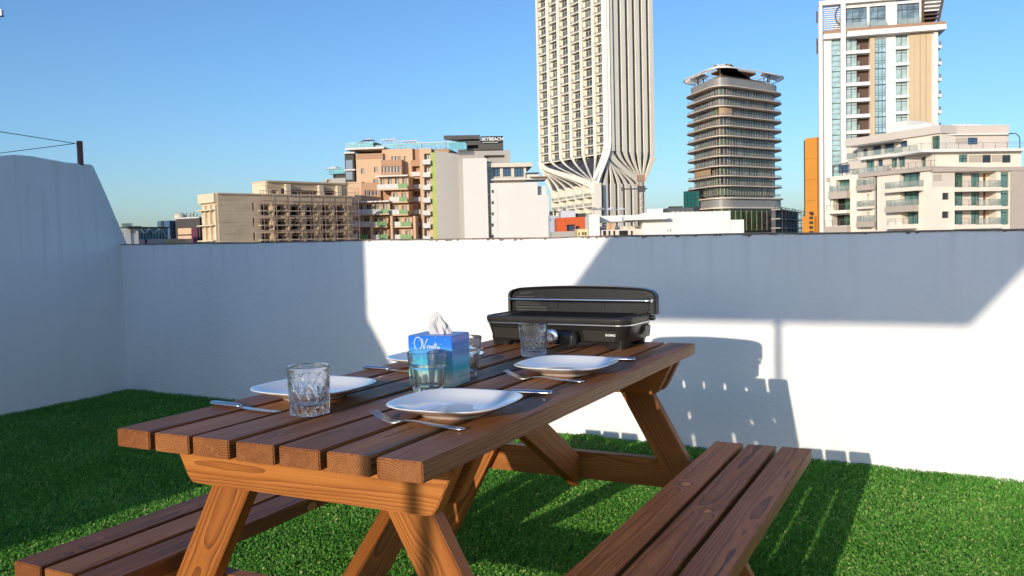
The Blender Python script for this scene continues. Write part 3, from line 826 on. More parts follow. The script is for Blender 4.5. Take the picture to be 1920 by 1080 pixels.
# tissue
tis = plain('tissue_paper', (0.60,0.60,0.60), 0.85, var=0.03, bump=0.3, bscale=220)
tt = thing('tissue', 'white crumpled tissue standing out of the blue box', 'tissue', tpt(bo.x, bo.y, ZT+BH), -YAW+bxr)
mb = MB(); rings = []
m_ = 72; random.seed(3)
for j in range(22):
    f = j/21; z = -0.02 + 0.070*f
    row = []
    for k in range(m_):
        a = 2*math.pi*k/m_
        env = (0.012+0.020*math.sin(math.pi*min(1, f*0.80+0.16))**0.8) * (1-f**5*0.85)
        fold = 0.26*math.sin(3*a+f*2.5)+0.20*math.sin(5*a-f*5+1)+0.11*math.sin(9*a+f*7)+0.05*math.sin(17*a-f*9)
        r = env*(1+fold)
        row.append((r*0.80*math.cos(a)-0.004*f+0.004*math.sin(7*f), r*0.50*math.sin(a), z+0.006*math.sin(2*a+1)*f+0.004*math.sin(7*a)*f))
    rings.append(row)
mb.loft(rings, True); mb.build('folded_sheet', tis, tt, smooth=R(28))

# ================================================================== ELECTRIC GRILL
blk = plain('black_grill_plastic', (0.019,0.018,0.017), 0.27, var=0.15, scale=40, spec=0.5)
blk2 = plain('grill_plate_coating', (0.028,0.026,0.025), 0.42, var=0.2, scale=60)
dkr = plain('grill_recess', (0.012,0.012,0.012), 0.6)
chrome = plain('chrome', (0.86,0.87,0.90), 0.24, 1.0, var=0.02)
GR = R(-3.0)
gr = thing('electric_grill', 'black electric table grill with raised lid at the far end of the table', 'grill', tpt(0.326, 1.600, ZT), -YAW+GR)
GWd, GDp = 0.556, 0.245
# body: feet rim, tapering shell
mb = MB()
outl = [(GWd-.045, GDp-.035, .035, .018),(GWd-.035, GDp-.028, .035, .030),(GWd-.018, GDp-.014, .04, .062),(GWd-.006, GDp-.005, .045, .0775)]
mb.loft([ring3(rrect(w, d, r, 7), z) for w, d, r, z in outl], True)
mb.build('body', blk, gr, smooth=R(40))
for sx_ in (-1, 1):
    for sy_ in (-1, 1):
        mb = MB()
        cx, cy = sx_*(GWd/2-.068), sy_*(GDp/2-.050)
        top = rrect(.100, .062, .018, 4, cx, cy); bot = rrect(.066, .046, .014, 4, cx+sx_*.010, cy+sy_*.004)
        mb.loft([ring3(bot, 0.0004), ring3(bot, .004), ring3(top, .030)], True)
        mb.build('foot', blk, gr, smooth=R(40))
# recessed front panels (raised frames on the front wall)
yf = -GDp/2
def front_pt(x, z, o=0.0):  # front shell is inclined
    f = (z-.030)/(.0775-.030); return (x, -(GDp-.028+.023*f)/2 - o, z)
for (a, b_) in ((-.240, -.075), (.112, .238)):
    mb = MB()
    P = [front_pt(a+.004, .026, .0016), front_pt(b_-.012, .026, .0016), front_pt(b_, .060, .0016), front_pt(a, .062, .0016)]
    Q = [(p[0], p[1]+.012, p[2]) for p in P]
    mb.loft([P, Q], True); mb.build('front_panel', plain('satin_black', (0.030,0.028,0.026), 0.45, var=0.1), gr, bevel=.0012)
# chrome line round the plate
mb = MB(); mb.loft([ring3(rrect(GWd+.002, GDp+.003, .046, 8), z) for z in (.0785,.0815)], True); mb.build('trim_line', chrome, gr, smooth=R(40))
# hot plate
mb = MB()
mb.loft([ring3(rrect(GWd-.004, GDp-.004, .044, 8), .0815), ring3(rrect(GWd+.004, GDp+.004, .047, 8), .088), ring3(rrect(GWd+.004, GDp+.004, .047, 8), .100), ring3(rrect(GWd-.004, GDp-.004, .044, 8), .104),
         ring3(rrect(GWd-.020, GDp-.020, .040, 8), .1042), ring3(rrect(GWd-.030, GDp-.030, .036, 8), .0995)], True)
mb.build('hot_plate', blk2, gr, smooth=R(35))
rib0 = MB().box(-.0022,.0022,-(GDp/2-.022),GDp/2-.022,.099,.1040).build('plate_rib', blk2, gr, bevel=.001)
for i in range(33):
    o = rib0 if i == 0 else dup(rib0)
    o.location = (-.208+.013*i, 0, 0)
# lid, standing open at the back
def lid_outline(w, h, drop, r, n=10):
    """half profile (x,z): straight sides, big rounded shoulders, slightly crowned top"""
    pts = [(-w/2, 0)]
    for k in range(n+1):
        a = R(180-72*k/n); pts.append((-w/2+r+r*math.cos(a), h-drop-r*.75+r*.75*math.sin(a)/math.sin(R(90))))
    top = [(x, h - drop*(2*x/w)**2*0.9) for x in np.linspace(-w/2+r*1.35, w/2-r*1.35, 17)]
    pts += top
    for k in range(n+1):
        a = R(72-72*k/n); pts.append((w/2-r+r*math.cos(a), h-drop-r*.75+r*.75*math.sin(a)))
    pts.append((w/2, 0))
    return pts
ol = lid_outline(0.592, 0.098, 0.012, 0.036)
il = lid_outline(0.574, 0.091, 0.012, 0.030)
def lp(pts, y, z0, bow=0.0): return [(x, y + bow*(1-(2*x/.555)**2), z+z0) for x, z in pts]
mb = MB(); yb = GDp/2-.012
mb.loft([lp(il, yb-.018, .102), lp(ol, yb-.020, .100), lp(ol, yb-.016, .100), lp(ol, yb+.010, .100, .018), lp(il, yb+.016, .100, .018)], False, close=False)
mb.poly(lp(il, yb+.0155, .100, .018)); mb.poly(list(reversed(lp(il, yb-.002, .100, .010))))
mb.build('lid', blk, gr, smooth=R(40), fix=False)
# horizontal mouldings inside the lid
for i, (z, hh_, ww, yo) in enumerate(((.180,.0035,.50,-.012),(.156,.003,.53,-.014),(.137,.004,.53,-.016),(.128,.003,.53,-.016),(.117,.005,.53,-.018),(.107,.004,.52,-.018))):
    mb = MB(); rr_ = []
    for x in np.linspace(-ww/2, ww/2, 25):
        y = yb+.002+.018*(1-(2*x/.555)**2)+yo
        zc = z - .012*(2*x/ww)**2 if i == 0 else z
        rr_.append([(x, y, zc-hh_/2),(x, y, zc+hh_/2),(x, y+.006, zc+hh_/2),(x, y+.006, zc-hh_/2)])
    mb.loft(rr_, True); mb.build('lid_moulding', blk2, gr, bevel=0.0, smooth=R(40))
mb = MB()
pts = [(x, yb-.030-.004*(1-(2*x/.54)**2), .1480) for x in np.linspace(-.284, .284, 25)]
mb.tube(pts, .0048, 12); mb.build('lid_bar', chrome, gr, smooth=True)
for sx_ in (-1, 1):
    MB().box(sx_*.284-.004, sx_*.284+.004, yb-.034, yb-.014, .142, .154).build('bar_bracket', chrome, gr, bevel=.002)
    MB().box(sx_*.094-.001, sx_*.094+.001, yb-.006, yb+.012, .118, .148).build('lid_clip', dkr, gr)
# control knob and probe housing
mb = MB(); mb.loft([ring3(rrect(.088, .046, .018, 5, .058, yf-.010), z) for z in (.016,.046)] + [ring3(rrect(.074, .036, .016, 5, .058, yf-.008), .058)], True)
mb.build('control_housing', blk, gr, smooth=R(40))
MB().box(.046,.094,yf-.040,yf-.030,.014,.040).build('probe_plug', blk2, gr, bevel=.004)
mb = MB(); rings = []
for r, y in ((.0235,0),(.0260,-.004),(.0255,-.010),(.020,-.014),(.012,-.0145),(.004,-.013),(.0005,-.013)):
    rings.append([(r*math.cos(2*math.pi*k/40), y, r*math.sin(2*math.pi*k/40)) for k in range(40)])
mb.loft(rings, True); mb.build('knob', chrome, gr, loc=(.024, yf-.045, .043), smooth=R(35))
MB().bar((0,-.013,-.017),(0,-.013,.017),.004,.010,(0,1,0)).build('knob_grip', chrome, gr, loc=(.024, yf-.045, .043), bevel=.001)
# side handle and hinge
for sx_ in (-1, 1):
    mb = MB(); mb.loft([[(sx_*(GWd/2-.012+o), y, z) for y, z in ((.035,.028),(.075,.028),(.085,.066),(.030,.066))] for o in (0,.012)], True)
    mb.build('side_grip', plain('grip_grey', (0.09,0.085,0.08), 0.35), gr, bevel=.002)
    MB().tube([(sx_*(GWd/2-.004), yb-.02, .090),(sx_*(GWd/2+.012), yb-.02, .090)], .010, 14).build('hinge', blk, gr, smooth=R(40))
# raised maker's name on the front panel
def text_obj(body, size, name, mat, parent, loc, rot, ext=0.0004, bold=0.0, spacing=1.0):
    cu = bpy.data.curves.new(name, 'FONT'); cu.body = body; cu.size = size; cu.extrude = ext; cu.offset = bold; cu.space_character = spacing
    cu.align_x = 'CENTER'; cu.align_y = 'CENTER'; cu.resolution_u = 4
    o = bpy.data.objects.new(name, cu); C.objects.link(o)
    dg = bpy.context.evaluated_depsgraph_get()
    me = bpy.data.meshes.new_from_object(o.evaluated_get(dg)); me.materials.clear(); me.materials.append(mat)
    bpy.data.objects.remove(o)
    return link_mesh(name, me, parent, loc, rot)
wi = plain('white_print', (0.85,0.85,0.85), 0.5)
text_obj('DOMO', 0.0105, 'maker_name', wi, gr, (.205+.008, front_pt(0,.047,.0024)[1], .047), (R(90+14),0,0), 0.0003, 0.0004, 1.15)


def adopt(root, head, names):
    """pieces that belong to one part of the thing become its sub-parts"""
    hp_ = [o for o in root.children if o.name.split('.')[0] == head][0]
    for o in list(root.children):
        if o.name.split('.')[0] in names:
            o.parent = hp_; o.location = Vector(o.location) - Vector(hp_.location)
adopt(gr, 'lid', ('lid_moulding', 'lid_bar', 'bar_bracket', 'lid_clip'))
adopt(gr, 'hot_plate', ('plate_rib',)); adopt(gr, 'knob', ('knob_grip',)); adopt(gr, 'control_housing', ('probe_plug',)); adopt(gr, 'front_panel', ('maker_name',))
for f_ in [o for o in C.objects if o.get('category') == 'fork']: adopt(f_, 'neck', ('tine',))
adopt(tb, 'carton', ('front_lettering', 'side_lettering', 'side_emblem', 'side_small_print', 'printed_sparkle'))

#@@ENDTABLE
#@@CITY
# ================================================================== THE CITY BEYOND THE PARAPET
class Fac:
    """a vertical facade plane: local x along it, y into the building, z up from the street"""
    def __init__(s, pL, pR, YL, YR=None):
        PL = at_y(pL[0], pL[1], YL)
        r = ray(*pR)
        PR = EYEP + r*(YR/r.y) if YR else EYEP + r*((PL.z-EYE)/r.z)
        s.o = Vector((PL.x, PL.y, G)); d = Vector((PR.x-PL.x, PR.y-PL.y, 0)); s.len = d.length; s.d = d.normalized()
        s.n = Vector((-s.d.y, s.d.x, 0)); s.rz = math.atan2(s.d.y, s.d.x); s.top = PL.z-G
    def xz(s, px, py, y=0.0):
        r = ray(px, py); q = s.o + s.n*y; t = ((q-EYEP).dot(s.n))/r.dot(s.n); p = EYEP + r*t - s.o
        return p.dot(s.d), p.z
    def x(s, px, py=400, y=0.0): return s.xz(px, py, y)[0]
    def z(s, px, py, y=0.0): return s.xz(px, py, y)[1]
    def box(s, x0, y0, x1, y1, y=0.0):
        """pixel rectangle -> (xa, xb, za, zb)"""
        a = s.xz(x0, (y0+y1)/2, y)[0]; b = s.xz(x1, (y0+y1)/2, y)[0]; m = (x0+x1)/2
        return a, b, s.xz(m, y1, y)[1], s.xz(m, y0, y)[1]
    def root(s, name, label, cat='building', group=None): return thing(name, label, cat, tuple(s.o), s.rz, group)
def mass(root, name, mat, x0, x1, z0, z1, y0, y1, holes=(), dep=0.35, label=None, tl=0.0):
    """solid block whose front face has real window openings with reveals"""
    mb = MB()
    hs = [(max(a, x0), min(b, x1), max(c, z0), min(d, z1)) for a, b, c, d in holes]
    hs = [h for h in hs if h[1]-h[0] > .05 and h[3]-h[2] > .05]
    if hs:
        X = sorted(set([x0, x1] + [round(v, 4) for h in hs for v in h[:2]])); Z = sorted(set([z0, z1] + [round(v, 4) for h in hs for v in h[2:]]))
        inside = lambda x, z: any(a < x < b and c < z < d for a, b, c, d in hs)
        for i in range(len(X)-1):
            run = None
            for j in range(len(Z)-1):
                cx, cz = (X[i]+X[i+1])/2, (Z[j]+Z[j+1])/2
                if not inside(cx, cz):
                    if run is None: run = Z[j]
                    end = Z[j+1]
                    if j == len(Z)-2 or inside(cx, (Z[j+1]+Z[j+2])/2):
                        mb.quad((X[i],y0,run),(X[i+1],y0,run),(X[i+1],y0,end),(X[i],y0,end)); run = None
        for a, b, c, d in hs:
            mb.quad((a,y0,c),(b,y0,c),(b,y0+dep,c),(a,y0+dep,c)); mb.quad((a,y0,d),(a,y0+dep,d),(b,y0+dep,d),(b,y0,d))
            mb.quad((a,y0,c),(a,y0+dep,c),(a,y0+dep,d),(a,y0,d)); mb.quad((b,y0,c),(b,y0,d),(b,y0+dep,d),(b,y0+dep,c))
            mb.quad((a,y0+dep,c),(b,y0+dep,c),(b,y0+dep,d),(a,y0+dep,d))
    else: mb.quad((x0,y0,z0),(x1,y0,z0),(x1,y0,z1),(x0,y0,z1))
    mb.quad((x1,y0,z0),(x1,y1,z0),(x1,y1,z1),(x1,y0,z1)); mb.quad((x1,y1,z0),(x0+tl,y1,z0),(x0+tl,y1,z1),(x1,y1,z1))
    mb.quad((x0+tl,y1,z0),(x0,y0,z0),(x0,y0,z1),(x0+tl,y1,z1)); mb.quad((x0,y0,z1),(x1,y0,z1),(x1,y1,z1),(x0+tl,y1,z1))
    o = mb.build(name, mat, root, fix=False)
    if label: o['label'] = label
    return o
WC = {}
def win(root, a, b, c, d, y, fmat, gmat, nx=2, nz=1, fr=0.09, name='window', transom=None):
    """window: frame bars standing proud of the pane; alike windows share a mesh"""
    w, h = round(b-a, 1), round(d-c, 1)
    key = (w, h, fmat.name, gmat.name, nx, nz, fr, transom)
    if key in WC: o = dup(WC[key], name); 
    else:
        mb = MB()
        mb.box(0, w, 0.05, 0.09, 0, h, 1)
        for i in range(nx+1):
            x = i*w/nx; mb.box(max(0, x-fr/2), min(w, x+fr/2), 0, .06, 0, h, 0)
        for j in list(range(nz+1)):
            z = j*h/nz; mb.box(0.001, w-0.001, -.003, .055, max(0, z-fr/2), min(h, z+fr/2), 0)
        if transom: mb.box(0.001, w-0.001, -.003, .055, h*transom-fr/2, h*transom+fr/2, 0)
        o = mb.build(name, [fmat, gmat], None, fix=False); WC[key] = o
        o.name = name
    o.parent = root; o.location = ((a+b)/2-w/2, y, (c+d)/2-h/2)
    return o
def part_box(root, name, mat, x0, x1, y0, y1, z0, z1): return MB().box(x0, x1, y0, y1, z0, z1).build(name, mat, root, fix=False)
def rail(root, x0, x1, y0, y1, z0, mat_p, mat_g=None, h=1.05, sp=1.4, name='railing', bars=0):
    """railing round the outer edge of a slab (front y0, both ends)"""
    mb = MB(); t = 0.05
    mb.box(x0, x1, y0, y0+t, z0+h-.05, z0+h, 0); mb.box(x0, x0+t, y0, y1, z0+h-.05, z0+h, 0); mb.box(x1-t, x1, y0, y1, z0+h-.05, z0+h, 0)
    n = max(1, int((x1-x0)/sp))
    for i in range(n+1):
        x = x0+(x1-x0-t)*i/n; mb.box(x, x+t, y0+.001, y0+t, z0, z0+h-.05, 0)
    if bars:
        for k in range(1, bars+1): mb.box(x0, x1, y0+.01, y0+.03, z0+h*k/(bars+1), z0+h*k/(bars+1)+.025, 0)
    if mat_g: mb.box(x0+.05, x1-.05, y0+.02, y0+.03, z0+.05, z0+h-.07, 1); mb.box(x0+.01, x0+.02, y0, y1, z0+.05, z0+h-.07, 1); mb.box(x1-.02, x1-.01, y0, y1, z0+.05, z0+h-.07, 1)
    return mb.build(name, [mat_p] + ([mat_g] if mat_g else [mat_p]), root, fix=False)

def see_through(name, col, k):
    """tinted balustrade glass: part clear, part tinted and reflecting"""
    if name in MATS: return MATS[name]
    m = plain(name, col, 0.12, var=0.1, scale=0.5); nt = m.node_tree
    tr = N(nt, 'ShaderNodeBsdfTransparent'); mx = N(nt, 'ShaderNodeMixShader'); mx.inputs[0].default_value = k
    nt.links.new(tr.outputs[0], mx.inputs[1]); nt.links.new(nt.nodes['Principled BSDF'].outputs[0], mx.inputs[2])
    nt.links.new(mx.outputs[0], nt.nodes['Material Output'].inputs['Surface'])
    return m
cream = plain('cream_render', (0.66,0.60,0.51), 0.85, var=0.05, scale=0.2)
tcream = plain('tower_cream_cladding', (0.86,0.80,0.68), 0.7, var=0.05, scale=0.15)
offw = plain('off_white_render', (0.70,0.665,0.63), 0.85, var=0.04, scale=0.15)
bright = plain('white_render', (0.78,0.76,0.72), 0.8, var=0.02, scale=0.2)
greyr = plain('grey_render', (0.40,0.375,0.345), 0.85, var=0.06, scale=0.2)
taupe = plain('taupe_render', (0.46,0.40,0.35), 0.85, var=0.04, scale=0.3)
peach = plain('peach_render', (0.60,0.40,0.255), 0.85, var=0.06, scale=0.2)
terra = plain('terracotta_render', (0.43,0.25,0.155), 0.85, var=0.06, scale=0.3)
conc = plain('bare_concrete', (0.60,0.47,0.32), 0.9, var=0.14, scale=0.35, dirt=((0.34,0.25,0.16), 0.30, 0.75), dmap=(.45, .45, 7))
conc_l = plain('pale_concrete', (0.66,0.56,0.40), 0.9, var=0.10, scale=0.5)
darkr = plain('dark_render', (0.060,0.055,0.052), 0.8, var=0.1)
dark_in = plain('interior_shade', (0.020,0.016,0.014), 0.9, var=0.5, scale=0.6)  # near-black colour stands in for the shade inside openings
fr_w = plain('white_frame', (0.70,0.70,0.70), 0.5); fr_d = plain('dark_frame', (0.03,0.035,0.04), 0.4)
gl_d = pane_glass('dark_pane', (0.035,0.045,0.055)); gl_t = pane_glass('teal_pane', (0.10,0.23,0.22), var=0.4); gl_b = pane_glass('blue_pane', (0.04,0.10,0.20), var=0.4)
gl_l = pane_glass('pale_pane', (0.36,0.46,0.45), var=0.3, scale=0.6); gl_g = pane_glass('green_pane', (0.05,0.13,0.085), var=0.6, scale=0.5)
rl_m = plain('railing_metal', (0.16,0.16,0.16), 0.5); rl_w = plain('pale_railing', (0.55,0.54,0.52), 0.6)
bal_g = see_through('balcony_glass', (0.40,0.46,0.42), .38); bal_t = see_through('tower_balcony_glass', (0.30,0.29,0.26), .4); bal_gr = plain('green_balcony_panel', (0.12,0.26,0.08), 0.5, var=0.15)
scaf = plain('scaffold_tube', (0.46,0.31,0.27), 0.6, 0.3)

# ---------------------------------------------------------------- concrete shell with scaffolding
F = Fac((407.5, 364), (660, 376.5), 172, 195)
cs = F.root('concrete_shell', 'unfinished bare concrete building with scaffolding, left of the orange apartments', 'building')
T = F.top; FH = 3.05
xs = [(487.5,507),(515,536),(544,564),(572.5,591.5),(601,619),(628,645)]
ys = [(384,402.5),(409,428),(435.5,452)]
holes = []
for a, b in xs:
    for k in range(3):
        xa, xb = F.x(a, 400), F.x(b, 400); zc = T-1.85-k*FH*0.985
        holes.append((xa, xb, zc-2.3, zc))
for k in range(3):
    zc = T-1.6-k*FH; holes.append((F.x(473.5,400), F.x(477,400), zc-1.6, zc))
mass(cs, 'wall', conc, 0, F.len, 0, T, 0, 7.0, holes, 2.5)
for (a, b), hk in zip(xs, range(99)):
    for k in range(3):
        xa, xb = F.x(a, 400), F.x(b, 400); zc = T-1.85-k*FH*0.985
        w_, h_ = xb-xa, 2.2
        part_box(cs, 'interior_shade', dark_in, xa+.02, xb-.02, 2.2, 2.3, zc-2.29, zc-.01)  # dark sheet put in for the shade deep in each bay
        mb = MB(); mb.box(0, w_, 1.2, 1.3, .85, .93)
        mb.bar((w_*.55, 1.8, 0), (w_*.55+.05, 1.8, h_), .09)
        mb.build('prop', conc, cs, loc=(xa, 0, zc-2.29), fix=False)
# slabs and tapered columns between the bays
for k in range(3):
    z_ = T-0.9-FH*(k+1)*0.985+.75
    part_box(cs, 'floor_slab', conc_l, F.x(485,400), F.len+.15, -.55, -.01, z_-.14, z_+.06)
for i, (a, b) in enumerate([(508,516),(536,545),(564,573.5),(592,602),(619,628.5),(645,655)]):
    for k in range(3):
        zt2 = T-1.85-k*FH*0.985+.1
        xa, xb = F.x(a, 400), F.x(b, 400)
        mb = MB(); mb.loft([[(xa+.35,-.45,zt2-2.55),(xb-.6,-.45,zt2-2.55),(xb-.6,-.012,zt2-2.55),(xa+.35,-.012,zt2-2.55)], [(xa+.05,-.5,zt2-.1),(xb,-.5,zt2-.1),(xb,-.012,zt2-.1),(xa+.05,-.012,zt2-.1)]], True)
        mb.build('column', conc, cs)
part_box(cs, 'roof_slab', conc, -.1, F.len+.1, -.25, 7.1, T, T+.28)
# left return with deep ribs
for k, (a, b) in enumerate(((0.2,3.2),(2.4,5.2),(4.6,7.3))):
    part_box(cs, 'side_rib', conc_l, -.5, -.01, a, b-2.3, 0, T-2.0)
for k in (1, 2, 3): part_box(cs, 'side_ledge', conc_l, -1.2, -.02, .3, 6.9, T-FH*k-.12, T-FH*k+.1)
part_box(cs, 'side_parapet', conc_l, -.7, -.02, .2, 7.05, T-1.6, T+.2)
# penthouse
F2 = Fac((501, 341.5), (632, 348), 180, 212)
x0p, zt2 = F.x(501, 355, 1.2), F.z(501, 341.5, 1.2)
px0, px1 = F.x(501,350,1.2), F.x(650,350,1.2)
ph = [F.box(509,356,521,369,1.2), F.box(527,354,536,369,1.2), F.box(546,357,597,372,1.2), F.box(604,358,628,372,1.2)]
mass(cs, 'penthouse', conc, px0, px1, T+.28, zt2, 1.2, 6.9, [(a, b, max(c, T+.5), d) for a, b, c, d in ph], 2.4)
part_box(cs, 'penthouse_side_block', conc_l, px0-.25, px0-.01, 1.4, 6.85, T+.281, zt2+.25)
part_box(cs, 'penthouse_roof', conc, px0-.3, px1+.3, .7, 7.0, zt2, zt2+.3)
for p_ in (537, 599, 633):
    xa = F.x(p_, 360, .4); part_box(cs, 'penthouse_pier', conc_l, xa, xa+1.1, .4, 1.19, T+.281, zt2-.3)
# scaffolding
sf = thing('scaffolding', 'rust red tube scaffolding in front of the bare concrete building', 'scaffolding', tuple(F.o), F.rz)
xA, xB = F.x(484, 400), F.x(661.5, 400)
for i in range(9):
    x = xA+(xB-xA)*i/8 
    for y in (-1.1, -2.3): MB().bar((x, y, 0), (x, y, T+.9+(.8 if i > 6 else 0)), .08).build('standard', scaf, sf, fix=False)
for k in range(-3, 10):
    z_ = T-.2-k*1.02
    if z_ < 2: continue
    for y in ((-2.3, -1.1) if k % 3 == 2 else (-2.3,)): MB().bar((xA-.3, y, z_), (xB+.4, y, z_), .055).build('ledger', scaf, sf, fix=False)
for k in range(0, 4):
    z_ = T-.9-FH*k*0.985
    part_box(sf, 'deck', plain('scaffold_deck', (0.34,0.22,0.17), 0.9), xA-.2, xB+.3, -2.25, -1.15, z_-.35, z_-.28)
    for i in range(8):
        x = xA+(xB-xA)*i/8
        if (i+k) % 2: MB().bar((x, -2.36, z_-2.9), (x+(xB-xA)/8, -2.36, z_-.4), .05).build('brace', scaf, sf, fix=False)

# ---------------------------------------------------------------- far left low buildings
F = Fac((372, 408.5), (318, 406), 205, 205); F = Fac((318, 404), (374, 405.5), 215, 210)
db = F.root('dark_office_block', 'low dark glazed building with tan panels, left of the bare concrete building')
mass(db, 'wall', darkr, F.x(328), F.len, 0, F.z(350,410), 0, 10)
a, b, c, d = F.box(305, 414, 328, 452); part_box(db, 'glass_corner', gl_b, a, b, -1.5, 6, c-5, d)
a, b, c, d = F.box(312, 414, 317, 438); part_box(db, 'corner_fin', fr_d, a, b, -1.6, -1.51, c, d)
part_box(db, 'roof_edge', rl_w, F.x(333), F.len, -.25, 9.8, F.z(350,410), F.z(350,407.6))
a, b, c, d = F.box(335.5, 428, 361, 439.5); part_box(db, 'tan_panel', peach, a, b, -.3, -.01, c, d)
a, b, c, d = F.box(335.5, 442, 361, 448); part_box(db, 'tan_panel', peach, a, b, -.3, -.01, c, d)
a, b, c, d = F.box(361.5, 427, 373, 456); part_box(db, 'maroon_panel', plain('maroon', (0.10,0.02,0.05), 0.7), a, b, -.4, -.01, c-5, d)
cx, cz = F.xz(328, 407.5)
dish = thing('roof_tank', 'round pale rooftop tank seen above the dark glazed building', 'tank', tuple(F.o+F.d*cx+F.n*1.5+Vector((0,0,cz))), F.rz)
mb = lathe([(0,-1.1),(1.15,-1.1),(1.35,-.8),(1.35,.4),(1.1,.85),(.5,1.1),(0,1.15)], 24); mb.build('drum', plain('tank_shell', (0.55,0.50,0.42), 0.6), dish, smooth=R(40)); part_box(dish, 'stand', fr_d, -.6,.6,-.6,.6,-2.4,-1.11)
for i, (px_, hh_) in enumerate(((337, 1.0),(344.5,.9),(350.5,1.2),(356,.7))):
    cx, cz = F.xz(px_, 407.5); p_ = F.o+F.d*cx+F.n*2+Vector((0,0,cz))
    v_ = thing('roof_vent', ['stubby dark roof vent right of the round tank','second dark roof vent on the dark glazed building','tallest dark roof vent on the dark glazed building','low roof vent near the concrete building'][i], 'vent', tuple(p_), F.rz)
    MB().tube([(0,0,-.3),(0,0,hh_*.7)], .16, 8).build('pipe', fr_d, v_); MB().tube([(-.25,0,hh_*.7),(.3,0,hh_)], .2, 8).build('cowl', greyr, v_)
F = Fac((238, 424), (318, 426), 190, 200)
gb = F.root('glazed_gallery', 'long low gallery with turquoise glass front and white zigzag bracing')
zt = F.z(270, 427.5); zb = F.z(270, 448.5)
mass(gb, 'wall', plain('pale_pink_render', (0.60,0.52,0.50), 0.85), F.x(228), F.x(345), 0, zb, 0, 8)
part_box(gb, 'glass_front', pane_glass('gallery_pane', (0.22,0.42,0.44)), F.x(240), F.x(316), .5, .6, zb, zt)
part_box(gb, 'roof_edge', fr_d, F.x(238), F.x(318), .2, 4, zt, zt+.25)
for i in range(14):
    x = F.x(235)+(F.x(312)-F.x(235))*i/13; part_box(gb, 'mullion', fr_d, x, x+.12, .35, .499, zb, zb+1.4 if i % 2 else zt-.9)
zz = [(265,430),(272,438),(281,428.5),(289,438),(300,429),(311,441),(316,445)]
for (a, b), (a2, b2) in zip(zz[:-1], zz[1:]):
    p_ = F.xz(a, b); q_ = F.xz(a2, b2); MB().bar((p_[0], .1, p_[1]), (q_[0], .1, q_[1]), .17).build('bracing', rl_w, gb, fix=False)
part_box(gb, 'maroon_door', plain('maroon'  , (0.10,0.02,0.05), 0.7), F.x(269), F.x(273), -.06, -.01, zb-2.5, zb-.05)
a, b, c, d = F.box(310, 450, 345, 458); part_box(gb, 'yellow_wall', plain('straw_render', (0.62,0.52,0.30), 0.85), a, b, -.2, -.01, c, zb-.15)
F = Fac((226, 420), (262, 423), 185, 188)
fl = F.root('white_terrace_house', 'small white house with a dark awning at the left end of the skyline')
mass(fl, 'wall', bright, F.x(212), F.x(243), 0, F.z(230,430), 0, 8, [F.box(226,437,233,442)], .5)
a, b, c, d = F.box(235, 424.5, 260, 428); part_box(fl, 'awning', fr_d, a, b, -1.5, 1.5, c, d)
a, b, c, d = F.box(236, 429.5, 260, 436); mass(fl, 'side_room', bright, a, b, 0, d, .2, 7, [F.box(243,432,257,437)], .5)
a, b, c, d = F.box(236, 418, 256, 424); part_box(fl, 'screen', pane_glass('pale_green_pane', (0.34,0.45,0.36)), a, b, 2, 2.1, c, d)
for p_ in (228, 255.5): a, b = F.xz(p_, 415); MB().bar((a, 1.9, b), (a, 1.9, b-3), .12).build('mast', rl_w, fl, fix=False)

# ---------------------------------------------------------------- orange stepped apartment building
F = Fac((647, 281), (815, 279), 206, 203)
oa = F.root('orange_apartment_building', 'stepped orange and peach apartment building with green panelled balconies')
def block(name, mat, x0, y0, x1, dy, y1=24.0, holes=(), dep=.5, bottom=0.0, lab=None):
    a = F.x(x0, y0, dy); b = F.x(x1, y0, dy); t = F.z((x0+x1)/2, y0, dy)
    return mass(oa, name, mat, a, b, bottom, t, dy, y1, holes, dep, lab), (a, b, t)
# upper masses, front to back
hs = [F.box(734,293,739,300,4), F.box(740.5,293,745.5,300,4), F.box(747,293,752,300,4), F.box(757,293,762,300,4)]
block('wall', peach, 716, 279, 773, 4, 24, hs, .4)
for h_ in hs: win(oa, *h_, 4.3, fr_w, gl_d, 2)
a, b, c, d = F.box(773, 279, 797, 300, 5); mass(oa, 'wall', terra, a, b, 0, d, 5, 24)
hs = [F.box(677,316,683,326,3), F.box(701.5,313,708,323,3), F.box(700,336,709,345,3)]
block('wall', peach, 667, 288, 717, 3, 23.9, hs, .4)
for h_ in hs: win(oa, *h_, 3.3, fr_w, gl_d, 2)
a, b, c, d = F.box(668, 289, 715, 298, 2.9); part_box(oa, 'terracotta_band', terra, a, b, 2.9, 2.99, c, d+.05)
# dark corner bay on the left
a, b, c, d = F.box(647, 288, 664, 345, 4); mass(oa, 'corner_bay', darkr, a, b, 0, d, 4, 22)
for yy in ((300,318),(321,337)):
    g_ = F.box(648.5, yy[0], 661, yy[1], 3.9); win(oa, g_[0], g_[1], g_[2], g_[3], 3.85, fr_d, gl_b, 1)
for yy in (287, 319, 345):
    z_ = F.z(655, yy, 3.8); part_box(oa, 'bay_slab', offw, F.x(645.5, 300, 3.2), F.x(665, 300, 3.2), 3.2, 4.6, z_-.15, z_+.18)
z_ = F.z(680, 279, 3.6); part_box(oa, 'roof_slab', offw, F.x(647,280,3.2), F.x(720,280,3.2), 3.2, 23, z_-.15, z_+.3)
rail(oa, F.x(648,280,3.4), F.x(700,280,3.4), 3.4, 12, z_+.31, rl_w, see_through('turquoise_pane', (0.20,0.52,0.58), .5), 1.3)
